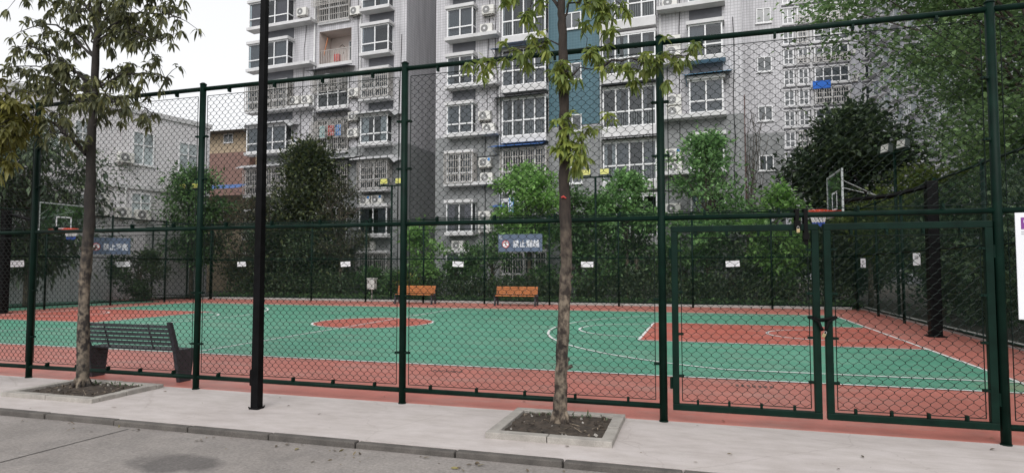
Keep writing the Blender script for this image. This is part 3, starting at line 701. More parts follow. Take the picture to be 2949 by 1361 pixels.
def balcony(F, x0, x1, z0, z1, out=.5, cols=4, tr=.42, parapet=.35, grille=False, mats=CUR, inner='inner', bars=False, glazed=True):
    """enclosed balcony: recess-like box of glass over a white parapet"""
    p = F.root; s = MB(); s.box(x0 - .03, x1 + .03, -out - .06, 0, z0 - parapet, z0 - .001)
    bal = s.build('balcony', 'slab', p); MB().box(x0 - .03, x1 + .03, -out - .03, 0, z1 + .001, z1 + .12).build('hood', 'slab', bal)
    if glazed:
        b = MB(); frame_bars(b, x0, x1, -out + .06, z0, z1, cols, tr, .075)
        for x in (x0, x1 - .06): b.box(x, x + .06, -out + .065, -.001, z0, z0 + .06); b.box(x, x + .06, -out + .065, -.001, z1 - .06, z1)
        b.build('window_frame', 'white', bal)
        b = MB(); g = .03; b.quad((x0 + .03, -out + g, z0), (x1 - .03, -out + g, z0), (x1 - .03, -out + g, z1), (x0 + .03, -out + g, z1))
        for x in (x0 + .03, x1 - .03): b.quad((x, -out + g + .003, z0), (x, -.01, z0), (x, -.01, z1), (x, -out + g + .003, z1))
        b.build('window_pane', 'glass', bal)
        for i in range(cols):
            if random.random() < .75: w = (x1 - x0) / cols; curtains(x0 + i * w + .06, x0 + (i + 1) * w - .06, -out + .14 + .01 * i, z0 + .02, z1 - .03, bal, mats)
    b = MB(); b.quad((x0, -.012, z0), (x1, -.012, z0), (x1, -.012, z1), (x0, -.012, z1)); b.build('room_shade_sheet', inner, bal)  # sheet behind the balcony glass, room shade put into its colour
    if grille: grille_bars(x0 - .02, x1 + .02, -out - .12, z0 - .05, z1, out, hs=5).build('security_grille', 'grille', bal)
    if bars: grille_bars(x0 + .05, x1 - .05, -out + .14, z0, z0 + (z1 - z0) * tr, 0, .13, .014, 1).build('railing', 'grille', bal)
    return bal
def window(F, x0, x1, z0, z1, cols=2, tr=None, pane='pane', parent=None, sill=True, out=0.0):
    p = parent or F.root; b = MB(); frame_bars(b, x0, x1, -.005 - out, z0, z1, cols, tr, .06, .05)
    if sill: b.box(x0 - .06, x1 + .06, -.1 - out, -out, z0 - .07, z0 - .001)
    w = b.build('window', 'white', p)
    b = MB(); b.quad((x0 + .02, -.012 - out, z0 + .02), (x1 - .02, -.012 - out, z0 + .02), (x1 - .02, -.012 - out, z1 - .02), (x0 + .02, -.012 - out, z1 - .02)); b.build('window_pane', pane, w); return w
def awning(F, x0, x1, z, out, drop, mat, corrug=False, curve=False, label=None):
    b = MB(); n = int((x1 - x0) / .09) if corrug else 10
    def prof(k):
        t = k / 5; return (-out * t, z - drop * (t ** 2 if curve else t))
    zo = lambda i: (.018 if corrug and i % 2 else 0)
    for i in range(n):
        a, c = x0 + (x1 - x0) * i / n, x0 + (x1 - x0) * (i + 1) / n
        for k in range(5):
            (y0_, z0_), (y1_, z1_) = prof(k), prof(k + 1); A, C = zo(i), zo(i + 1)
            if curve:
                e = lambda x: -.35 * max(0, (x - (x1 - .5)) / .5) ** 2
                A, C = e(a), e(c)
            b.quad((a, y0_ - .002, z0_ + A), (c, y0_ - .002, z0_ + C), (c, y1_, z1_ + C), (a, y1_, z1_ + A))
            b.quad((a, y1_, z1_ + A - .02), (c, y1_, z1_ + C - .02), (c, y0_ - .002, z0_ + C - .02), (a, y0_ - .002, z0_ + A - .02))
        y1_, z1_ = prof(5); b.quad((a, y1_, z1_ + zo(i) - .02), (c, y1_, z1_ + zo(i + 1) - .02), (c, y1_ - .001, z1_ + zo(i + 1)), (a, y1_ - .001, z1_ + zo(i)))
    for x in (x0 + .15, x1 - .6): b.tube([(x, -.01, z - drop - .35), (x, -out * .9, z - drop - .03)], .015, 4)
    o = b.build('awning', mat, F.root)
    if label: o['label'] = label
    return o
def mass(root, x0, x1, depth, h, mat, name='wall', z0=0, y0=0.0):
    b = MB(); b.box(x0, x1, y0, y0 + depth, z0 - .3 if z0 == 0 else z0, h); return b.build(name, mat, root)

# air conditioner prototype: local origin at the middle of the back bottom edge, front towards -y
acs = []
def make_ac():
    t = thing('air_conditioner', '', 'air conditioner', (0, 0, -50)); w, d, h = .80, .30, .56
    b = MB(); b.box(-w / 2, w / 2, -d, 0, .05, .05 + h); b.build('casing', 'acbody', t, bevel=.02)
    cx, cz = -.10, .05 + h / 2
    b = MB(); b.disc((cx, -d - .006, cz), .235)
    g = b.build('fan_grille', 'acgrille', t)
    b = MB(); b.disc((cx, -d - .014, cz), .075, n=16); b.build('fan_hub', 'achub', g)
    b = MB()
    for x in (-.28, .28): b.box(x - .025, x + .025, -d - .03, .02, 0, .049)
    b.box(-.256, .256, -.17, -.13, .01, .04)
    b.build('foot', 'grille', t)
    return t
AC = None
def ac(F, px, py, where, out=.02, brk=True, sticker=False):
    """px,py: photo pixel of the unit's middle"""
    global AC
    x, z = F.px(px, py, out + .3)
    if AC is None: AC = make_ac(); o = AC
    else: o = copy_tree(AC)
    o.location = F.w(x, out, z - .33); o.rotation_euler = (0, 0, F.th); o['label'] = 'white air conditioner ' + where; o['group'] = 'air conditioners on the facades'
    if sticker:
        b = MB(); b.box(.2, .36, -.305, -.3005, .42, .58); s = b.build('sticker', 'logo', o)
    if brk:
        b = MB()
        for q in (-.28, .28):
            b.box(q - .02, q + .02, -.36, -.0 + out, -.045, -.001); b.tube([(q, out - .02, -.3), (q, -.3, -.04)], .014, 4)
        b.box(-.261, .261, -.2, -.16, -.04, -.006); b.build('wall_bracket', 'grille', o)
    return o

# ---- left apartment block
LB = thing('apartment_building', 'left white-tiled apartment block with the open balcony full of clutter', 'building', (0, 35.3, 0), TH)
FL = Fac(LB, 0, 35.3, TH); HT = 25.2
b = MB(); b.box(-30.4, -18.35, 1.3, 12, -.3, HT)
for q in ((-30.4, -25.3, -.3, HT), (-22.65, -18.35, -.3, HT), (-25.3, -22.65, -.3, 15.75), (-25.3, -22.65, 18.05, HT)): b.box(q[0], q[1], 0, 1.3, q[2], q[3])
b.build('wall', 'tile', LB)
mass(LB, -30.6, -18.15, 12.4, HT + .5, 'slab', 'roof', HT + .002, -.2)
Zb = lambda k: .82 + 3.01 * k; Zt = lambda k: 2.6 + 3.01 * k
for k in range(3, 7):
    for xa, xb in ((-30.38, -27.5), (-21.2, -19.3)): MB().box(xa, xb, -.03, 0, Zt(k) + .21, Zb(k + 1) - .21).build('slate_panel', 'slate', LB)
for k in range(0, 8):
    bay(FL, -31.0, -27.5, Zb(k), Zt(k), .65, 3, .34, ledge=(-31.1, -25.5) if k >= 3 else None, grille=k in (2, 4, 1))
    bay(FL, -21.45, -19.35, Zb(k), Zt(k), .6, 2, .34, grille=k in (0, 2, 4))
for k in (2, 3): awning(FL, -31.6, -26.9, Zt(k) + .42, 1.0, .3, 'pawn', curve=True); awning(FL, -22.0, -18.6, Zt(k) + .42, 1.0, .3, 'pawn', curve=True)
awning(FL, -25.7, -22.3, 15.35, 1.0, .25, 'dawn'); awning(FL, -25.5, -22.6, 12.35, .9, .2, 'dawn'); awning(FL, -25.5, -21.6, 9.2, .9, .25, 'pawn'); awning(FL, -25.4, -21.9, 3.1, .7, .2, 'dawn')
# middle bays: open loggia at k=5, glazed and caged elsewhere
for k in (0, 1, 2, 3, 4, 6, 7):
    balcony(FL, -25.3, -22.75, .62 + 3.01 * k, 2.75 + 3.01 * k, .12, 3, .45, .2, grille=k in (0, 2, 3, 6), bars=k in (4, 6))
for k, dz in ((3, .75), (4, .9), (6, .9)):
    grille_bars(-25.4, -22.85, -.75, .62 + 3.01 * k + dz, 2.5 + 3.01 * k, .6, .13, .014, 4).build('security_grille', 'grille', LB)
z0, z1, xa, xb = 15.75, 18.05, -25.3, -22.65
lo = MB().box(xa - .1, xb + .1, -.06, -.002, z0 - .22, z0 - .001).build('open_balcony', 'slab', LB)
b = MB(); e = .006; b.box(xa + .001, xb - .001, 1.29, 1.299, z0 + .01, z1 - .01); b.box(xa + .001, xa + e, .002, 1.289, z0 + .01, z1 - .01); b.box(xb - e, xb - .001, .002, 1.289, z0 + .01, z1 - .01); b.box(xa + .01, xb - .01, .002, 1.289, z1 - e, z1 - .001)
b.build('lining', 'loggia', lo)
b = MB(); b.box(-23.75, -22.85, 1.24, 1.289, z0 + .01, z0 + 1.9); d_ = b.build('balcony_door', 'white', lo)
b = MB(); b.box(-23.68, -23.34, 1.225, 1.239, z0 + .06, z0 + 1.84); b.box(-23.27, -22.92, 1.225, 1.239, z0 + .06, z0 + 1.84); b.build('door_pane', 'pane', d_)
grille_bars(xa + .03, xb - .03, .05, z0 + .02, z0 + .95, 0, .14, .016, 1).build('railing', 'grille', lo)
o = MB().box(-24.45, -24.05, .5, .8, z0 + .3, z0 + .8).build('storage_box', 'redcloth'); o.location = FL.w(0, 0, 0); o.rotation_euler = (0, 0, TH); tag(o, 'red box among the clutter on the open balcony', 'box')
b = MB(); b.tube([(-25.15, .3, z0 + .7), (-24.9, .4, z0 + 2.0)], .04, 5); o = b.build('pole', 'wood'); o.location = FL.w(0, 0, 0); o.rotation_euler = (0, 0, TH); tag(o, 'brown pole leaning in the corner of the open balcony', 'pole')
b = MB(); b.tube([(-24.4, 1.1, z0 + 1.55), (-24.1, 1.0, z0 + 1.6), (-23.9, 1.0, z0 + 1.4), (-23.95, .9, z0 + .9)], .03, 5); o = b.build('bent_pipe', 'roof'); o.location = FL.w(0, 0, 0); o.rotation_euler = (0, 0, TH); tag(o, 'bent grey pipe standing at the back of the open balcony', 'pipe')
b = MB(); b.tube([(-25.62, -.12, 0), (-25.62, -.12, HT)], .07, 8); b.tube([(-21.85, -.08, 9.0), (-21.85, -.08, HT)], .04, 6); b.build('downpipe', 'pipe', LB, True)
for px, py, wh, st in ((867, 33, 'on the highest ledge in view left of the open balcony', 0), (1021, 30, 'under the topmost cage beside the open balcony', 0), (845, 288, 'on the ledge below the lamp-post side, left of a pair', 0), (880, 286, 'on the ledge below, right of a pair', 0), (1016, 266, 'dark-fanned, hung left of the caged right bay', 0), (1016, 334, 'upper of two beside the curved pale awning', 0), (1014, 382, 'lower of two beside the curved pale awning', 0), (838, 414, 'on the white sill right above the dark tree', 1), (1049, 576, 'left of two over the lowest dark window', 1), (1083, 574, 'right of two over the lowest dark window', 1), (1060, 706, 'low under the dark window of the left block', 0), (812, 790, 'at ground level behind the dark bushes', 0)):
    ac(FL, px, py, wh + (', left block' if 'left block' not in wh else ''), .05, sticker=bool(st))

def garment(F, x, out, z, w, h, mat, label):
    b = MB(); n = 8
    for i in range(n):
        a, c = -w / 2 + w * i / n, -w / 2 + w * (i + 1) / n; ya, yc = .03 * math.sin(i * 2.1), .03 * math.sin((i + 1) * 2.1); ta, tc = [.06 * abs(q) for q in (a, c)]
        b.quad((a, ya, -h), (c, yc, -h), (c, yc * .4, -tc), (a, ya * .4, -ta)); b.quad((c, yc + .012, -h), (a, ya + .012, -h), (a, ya * .4 + .012, -ta), (c, yc * .4 + .012, -tc))
    b.tube([(0, 0, -.01), (0, 0, .12)], .012, 4); o = b.build('garment', mat); o.location = F.w(x, out, z); o.rotation_euler = (0, 0, F.th); tag(o, label, 'laundry', 'laundry hung in the window cages')
garment(FL, -23.9, .45, 11.3, .5, .7, 'redcloth', 'red garment hung in the cage left of the curved awning'); garment(FL, -24.6, .45, 11.3, .5, .8, 'cur3', 'pale aqua garment hung in the cage left of the curved awning'); garment(FL, -23.3, .45, 11.3, .45, .75, 'logo', 'blue garment hung in the cage left of the curved awning'); garment(FL, -24.3, .45, 14.9, .45, .6, 'cur0', 'white garment hung in the cage below the open balcony')
# ---- middle apartment block
MBD = thing('apartment_building', 'middle white-tiled apartment block with the teal stair strip and glazed balconies', 'building', (0, 34.8, 0), TH)
FM = Fac(MBD, 0, 34.8, TH)
mass(MBD, -15.94, 2.25, 12, HT, 'tile'); mass(MBD, -16.1, 2.4, 12.4, HT + .5, 'slab', 'roof', HT + .002, -.2)
b = MB(); b.box(-8.45, -5.37, -.06, -.001, 9.9, HT - .01); b.build('teal_strip', 'teal', MBD)
for k in (3, 4, 5, 6):
    for xa, xb in ((-14.75, -13.2), (-.45, 1.25)): MB().box(xa, xb, -.03, 0, Zt(k) + .21, Zb(k + 1) - .21).build('slate_panel', 'slate', MBD)
for k in range(8):
    bay(FM, -14.87, -13.12, Zb(k), Zt(k), .6, 2, .33 if k > 1 else None or .001 + .32, ledge=(-15.0, -11.5) if k >= 2 else None, grille=k in (2,))
    bay(FM, -.46, 1.28, Zb(k), Zt(k), .6, 2, .36, ledge=(-2.1, 1.42) if k >= 2 else None, mats=['cur1', 'cur3', 'cur0'])
    balcony(FM, -11.25, -8.5, .40 + 3.01 * k, 2.62 + 3.01 * k, .5, 4, .42, .38, grille=k in (0, 2), bars=k in (3, 5), mats=['cur2', 'cur1', 'cur1'] if k == 3 else CUR)
    balcony(FM, -5.16, -2.2, .42 + 3.01 * k, 2.62 + 3.01 * k, .5, 4, .40, .5, grille=k in (0,), bars=k in (2, 3, 5), mats=['cur1', 'cur1', 'cur2', 'cur0'])
for k in (1, 2, 3, 4, 5, 6): window(FM, -7.6, -6.47, .5 + 3.01 * k, 1.47 + 3.01 * k, 2, None, out=.062 if k > 2 else 0)
awning(FM, -11.9, -8.5, 14.95, 1.0, .28, 'navy'); awning(FM, -11.9, -8.5, 12.0, 1.0, .28, 'dawn'); awning(FM, -11.9, -8.5, 9.05, 1.1, .28, 'blue', True, label='bright blue corrugated awning')
awning(FM, -11.9, -10.6, 5.45, .9, .2, 'blue', True, label='small blue and white awning'); awning(FM, -5.3, -2.0, 8.98, 1.0, .22, 'pawn', True); awning(FM, -5.3, -2.0, 12.0, .9, .2, 'dawn'); awning(FM, -.75, 1.7, 12.15, 1.0, .28, 'sky blue', label='light blue awning')
awning(FM, -.2, 2.0, 3.3, .8, .2, 'dawn')
b = MB(); b.tube([(-11.55, -.1, 0), (-11.55, -.1, HT)], .05, 8); b.tube([(-5.35, -.1, 0), (-5.35, -.1, HT)], .05, 8); b.tube([(-2.0, -.1, 0), (-2.0, -.1, HT)], .05, 8); b.build('downpipe', 'pipe', MBD, True)
b = MB()
for k in range(4): b.tube([(-13.0, -.55, 16.7 + k * .18), (-11.35, -.5, 16.8 + k * .18)], .012, 4)
b.build('drying_rail', 'grille', MBD)
for px, py, wh, st in ((1404, 27, 'topmost of the left column, beside the balcony', 0), (1399, 81, 'on the highest ledge of the left column', 0), (1402, 222, 'dark-fanned behind the left leaf spray', 0), (1394, 332, 'on a bracket beside the third bay from the ground', 0), (1406, 368, 'on the ledge beside the mauve curtains', 0), (1395, 467, 'with a blue mark beside the caged bay', 1), (1400, 510, 'on the ledge right of the caged bay', 0), (1395, 621, 'beside the second-lowest bay, above the rail', 0), (1394, 655, 'beside the second-lowest bay, below the rail', 0), (1317, 706, 'low down over the young shrub', 0),
    (1928, 6, 'on the highest ledge of the right column', 0), (1938, 116, 'just above the fence top beside the gate post', 0), (1938, 147, 'just below the fence top beside the gate post', 0), (1940, 287, 'upper of the pair beside the gate post', 0), (1941, 320, 'lower of the pair beside the gate post', 0), (1938, 443, 'with a blue mark above the loose green tree', 1), (1943, 480, 'under the marked one, half behind leaves', 0), (1938, 600, 'lowest of the right column behind leaves', 0)):
    ac(FM, px, py, wh + ', middle block', .05, sticker=bool(st))
for root, runs in ((LB, ((-26.9, 8.4, -26.4, 19.5), (-21.95, 3.0, -22.1, 20.5), (-18.9, 2.0, -18.75, 17.0), (-30.0, 8.9, -25.8, 8.6))), (MBD, ((-12.6, 4.0, -12.2, 20.0), (-11.7, 9.3, -11.95, 21.0), (-1.0, 8.6, -.95, 18.0), (-15.6, 8.9, -11.5, 8.5), (1.75, 3.0, 1.8, 15.0), (-2.0, 5.9, 2.0, 6.15)))):
    for x0, z0_, x1, z1_ in runs:
        b = MB(); q_ = [(x0 + (x1 - x0) * i / 9 + random.uniform(-.06, .06), -.05, z0_ + (z1_ - z0_) * i / 9 - (.25 * math.sin(math.pi * i / 9) if abs(x1 - x0) > 2 else 0)) for i in range(10)]
        b.tube(q_, .018, 4, False); b.build('cable', 'strap', root)
# hanging striped cloth under the small awning
b = MB(); x, z = FM.px(1471, 590, .9); n = 6
for i in range(n):
    b.cur = i % 2; a = -.16 + .32 * i / n; b.box(a, a + .32 / n, -.01 - .01 * (i % 2), .01, -.42, .42)
o = b.build('hanging_cloth', ['signwhite', 'logo']); o.location = FM.w(x, .9, z); tag(o, 'blue and white striped cloth hanging under the small blue awning', 'cloth')
# set-back stair wing
WG = thing('apartment_building', 'plain set-back wing with small stair windows and a dead vine on its corner', 'building', (0, 40.2, 0), 0)
FW = Fac(WG, 0, 40.2, 0); mass(WG, 1.9, 4.85, 10, HT, 'tile'); mass(WG, 1.8, 5.0, 10.2, HT + .5, 'slab', 'roof', HT + .002, -.1)
for k in range(0, 8): window(FW, 3.42, 4.25, 1.5 + 3.01 * k, 2.42 + 3.01 * k, 2)
b = MB(); b.tube([(2.62, -.09, 0), (2.62, -.09, 12.2)], .06, 8); b.build('downpipe', 'rustpipe', WG, True)
b = MB()
for i in range(46):
    x, z = random.uniform(2.5, 2.95), random.uniform(0, 3); pts = [(x, -.04, z)]
    for k in range(random.randint(6, 18)): x += random.uniform(-.13, .15) + .006 * k * random.choice((-.3, 1)); z += random.uniform(.3, .75); pts.append((min(max(x, 2.45), 4.6), -.03 - random.uniform(0, .05), z))
    pts = [p for p in pts if p[2] < 15.5]
    if len(pts) > 2: b.tube(pts, .011, 4, False)
tag(b.build('dead_vine', 'vine', WG))

# ---- distant block beyond the wing
FB = thing('apartment_building', 'distant apartment block in the gap with a blue quilt on its cage', 'building', (0, 97, 0), 0)
FF = Fac(FB, 0, 97, 0); mass(FB, 8.0, 24.5, 14, 50, 'tileF')
PX7 = lambda x, y: (2200 + x / 3.4976, y / 3.4976)
cols7 = [(188, 305, 2, 0), (335, 450, 2, 1), (500, 860, 4, 2), (1000, 1112, 2, 0)]
zt0 = FF.px(*PX7(250, 500), .5)[1]
for r_ in range(-7, 9):
    zt = zt0 + 3.0 * r_
    if zt > 49 or zt < 2.5: continue
    for (a, c, n, ty) in cols7:
        x0 = FF.px(*PX7(a, 500), .5)[0]; x1 = FF.px(*PX7(c, 500), .5)[0]
        s = MB(); s.box(x0 - .15, x1 + .15, -.62, 0, zt - 2.45, zt - 2.2); s.box(x0, x0 + .1, -.5, 0, zt - 2.2, zt); s.box(x1 - .1, x1, -.5, 0, zt - 2.2, zt); s.box(x0 - .15, x1 + .15, -.62, 0, zt, zt + .2)
        w = s.build('balcony' if ty else 'bay_window', 'slab', FB)
        b = MB(); frame_bars(b, x0 + .1, x1 - .1, -.42, zt - 2.2, zt, n, .4, .13, .08); b.build('window_frame', 'white', w)
        b = MB(); b.quad((x0 + .1, -.44, zt - 2.2), (x1 - .1, -.44, zt - 2.2), (x1 - .1, -.44, zt), (x0 + .1, -.44, zt)); b.build('window_pane', 'pane', w)
        if ty and random.random() < .5: grille_bars(x0, x1, -.7, zt - 2.2, zt - (0 if random.random() < .4 else 1.2), 0, .3, .035, 3).build('security_grille', 'grille', w)
b = MB(); xq, zq = FF.px(*PX7(585, 848), 1.0); b.box(xq - 1.15, xq + 1.15, -.85, -.75, zq - .55, zq + .55)
o = b.build('quilt', 'bluecloth'); o.location = (0, 97, 0); tag(o, 'bright blue quilt hung out on the distant block', 'quilt')
b = MB(); xp = FF.px(*PX7(475, 500), .1)[0]; b.box(xp - .2, xp + .2, -.3, 0, 0, 50); xp = FF.px(*PX7(320, 500), .1)[0]; b.box(xp - .15, xp + .15, -.3, 0, 0, 50); b.build('pier', 'slab', FB)
for (x, y, wh) in ((892, 518, 'beside the white-railed balcony'), (930, 757, 'upper one right of the blue quilt'), (917, 800, 'lower one right of the blue quilt'), (938, 1155, 'upper of two above the dark tree'), (932, 1232, 'lower of two above the dark tree'), (305, 1290, 'low at the left corner behind the dark tree')):
    ac(FF, *PX7(x, y), wh + ', distant block', .05)

# ---- right-hand block running away from the viewer
RB = thing('apartment_building', 'right block running into the distance behind the ginkgo leaves', 'building', (23, 97, 0), R(-90))
FR = Fac(RB, 23, 97, R(-90)); mass(RB, 0, 46, 14, 40, 'tileF')
for r_ in range(0, 13):
    for i in range(9):
        x0 = 1.5 + i * 5; zt = 2.6 + 3 * r_
        s = MB(); s.box(x0 - .2, x0 + 2.4, -.8, 0, zt - 2.0, zt - 1.8); w = s.build('bay_window', 'slab', RB); MB().box(x0 - .2, x0 + 2.4, -.8, 0, zt + .001, zt + .2).build('hood', 'slab', w)
        b = MB(); frame_bars(b, x0, x0 + 2.2, -.5, zt - 1.8, zt, 3, .35, .11, .08); b.build('window_frame', 'white', w)
        b = MB(); b.box(x0, x0 + 2.2, -.52, -.0, zt - 1.8, zt); b.build('window_pane', 'skypane', w)
# ---- mosaic-tiled low building on the left
WB = thing('mosaic_building', 'low pale mosaic-tiled building with tall windows behind the slim dark tree', 'building', (-29.9, 27.5, 0), R(77.2))
FWB = Fac(WB, -29.9, 27.5, R(77.2)); PX1 = lambda x, y: (x / 1.6986, y / 1.6986)
xr, zr = FWB.px(*PX1(1028, 632)); mass(WB, -26, xr, 12, zr, 'tileW'); mass(WB, -26.1, xr + .1, 12.2, zr + .28, 'slab', 'roof', zr + .002, -.1)
for (x0, y0, x1, y1, n, cu) in ((650, 648, 750, 808, 2, 0), (875, 700, 962, 850, 2, 0), (365, 590, 440, 745, 2, 0), (640, 945, 735, 1060, 2, 0), (362, 945, 430, 1050, 2, 0), (200, 560, 290, 720, 2, 0), (30, 540, 120, 700, 2, 0)):
    a, zt = FWB.px(*PX1(x0, y0)); c, zb = FWB.px(*PX1(x1, y1)); zt2 = FWB.px(*PX1(x1, y0))[1]; zz = (zt + FWB.px(*PX1(x0, y1 - (0)))[1])
    zb = FWB.px(*PX1((x0 + x1) / 2, y1))[1]; zt = FWB.px(*PX1((x0 + x1) / 2, y0))[1]
    window(FWB, a, c, zb, zt, n, .6, pane='skypane')
zb = FWB.px(*PX1(560, 905))[1]; b = MB(); b.box(-26, xr - .01, -.12, 0, zb - .1, zb + .1); b.build('string_course', 'slab', WB)
b = MB(); x = FWB.px(*PX1(610, 990))[0]; b.tube([(x, -.08, 0), (x, -.08, zb)], .06, 6); b.build('downpipe', 'pipe', WB)
for (x, y, wh) in ((622, 770, 'left of the upper middle window'), (500, 972, 'upper of a pair on the lower storey'), (498, 1026, 'lower of a pair on the lower storey'), (608, 1038, 'alone beside the downpipe'), (705, 1050, 'under the lower window by the green tree')):
    ac(FWB, *PX1(x, y), wh + ', mosaic building', .03)
# ---- ochre and pink house glimpsed between
OB = thing('ochre_house', 'ochre house with a pink brick wall and tiled eaves glimpsed in the gap', 'building', (-37, 48, 0), 0)
FO = Fac(OB, -37, 48, 0)
mass(OB, -14, 2, 10, 14.3, 'ochre'); b = MB(); b.box(-7.2, -2.3, -.8, -.001, 0, 12.3); b.build('brick_wall', 'pinkbr', OB)
b = MB(); b.prism([(-1.2, 14.3), (5, 16.0), (11.2, 14.3)], 0, -14.8, 2.8); b.build('roof', 'roof', OB)
x0, z0_ = FO.px(645, 412); x1, z1_ = FO.px(672, 385); window(FO, x0, x1, z0_, z1_, 2)
SH = thing('shed', 'low shed with a blue sheet roof between the left block and the pink wall', 'shed', (-34.4, 38.5, 0), 0)
mass(SH, -2.2, 2.4, 3, 7.1, 'ochre'); FS = Fac(SH, -34.4, 38.5, 0); awning(FS, -2.8, 2.6, 7.9, 1.6, .5, 'blue', True); window(FS, -1.5, .2, 5.2, 6.3, 2)
# ------------------------------------------------------------------ plants
def leaves_obj(name, mat, parent, C, D, L, wid, fold=.25, droop=.0):
    """C centres (n,3) leaf bases, D unit directions, L lengths; one small folded blade per row"""
    n = len(C); D = D / np.linalg.norm(D, axis=1)[:, None]
    up = rng.normal(size=(n, 3)) * .35 + np.array([0, 0, 1.0]); S = np.cross(D, up); S /= np.linalg.norm(S, axis=1)[:, None] + 1e-9
    Nn = np.cross(S, D); L = L[:, None]; w = L * wid
    m = C + D * L * .5 - np.array([0, 0, 1.0]) * droop * L * .3
    tip = C + D * L - np.array([0, 0, 1.0]) * droop * L
    V = np.stack([C, m + S * w + Nn * w * fold * 2, tip, m - S * w + Nn * w * fold * 2, m], 1).reshape(-1, 3)
    b5 = np.arange(n)[:, None] * 5
    F = np.concatenate([b5 + np.array([[0, 4, 1]]), b5 + np.array([[4, 2, 1]]), b5 + np.array([[0, 3, 4]]), b5 + np.array([[4, 3, 2]])], 1).reshape(-1, 3)
    me = bpy.data.meshes.new(name); me.vertices.add(len(V)); me.vertices.foreach_set('co', V.ravel()); me.loops.add(F.size); me.loops.foreach_set('vertex_index', F.ravel().astype(np.int32))
    me.polygons.add(len(F)); me.polygons.foreach_set('loop_start', np.arange(0, F.size, 3, dtype=np.int32)); me.polygons.foreach_set('loop_total', np.full(len(F), 3, dtype=np.int32))
    me.update(calc_edges=True); me.materials.append(M[mat]); o = bpy.data.objects.new(name, me); COL.objects.link(o); o.parent = parent; return o
def broad_leaves(name, mat, parent, C, D, L, wid, fold=.18, droop=.3):
    n = len(C); D = D / np.linalg.norm(D, axis=1)[:, None]; Z = np.array([0, 0, 1.0])
    up = rng.normal(size=(n, 3)) * .35 + Z; S = np.cross(D, up); S /= np.linalg.norm(S, axis=1)[:, None] + 1e-9
    Nn = np.cross(S, D); L = L[:, None]; w = L * wid * (.8 + .4 * rng.random((n, 1))); dr = droop * (.4 + 1.2 * rng.random((n, 1)))
    rows = [(0, .04), (.28, .8), (.58, 1.0), (.82, .62), (1.0, .02)]; V = []
    for f, k in rows:
        m = C + D * L * f - Z * dr * L * f * f; V += [m + S * w * k + Nn * w * k * fold * 2, m, m - S * w * k + Nn * w * k * fold * 2]
    V = np.stack(V, 1).reshape(-1, 3); b5 = np.arange(n)[:, None] * 15; F = []
    for r_ in range(4):
        for c in range(2): a = r_ * 3 + c; F.append(b5 + np.array([[a, a + 1, a + 4, a + 3]]))
    F = np.concatenate(F, 1).reshape(-1, 4)
    me = bpy.data.meshes.new(name); me.vertices.add(len(V)); me.vertices.foreach_set('co', V.ravel()); me.loops.add(F.size); me.loops.foreach_set('vertex_index', F.ravel().astype(np.int32))
    me.polygons.add(len(F)); me.polygons.foreach_set('loop_start', np.arange(0, F.size, 4, dtype=np.int32)); me.polygons.foreach_set('loop_total', np.full(len(F), 4, dtype=np.int32)); me.polygons.foreach_set('use_smooth', [True] * len(F))
    me.update(calc_edges=True); me.materials.append(M[mat]); o = bpy.data.objects.new(name, me); COL.objects.link(o); o.parent = parent; return o
def unit(n): d = rng.normal(size=(n, 3)); return d / np.linalg.norm(d, axis=1)[:, None]
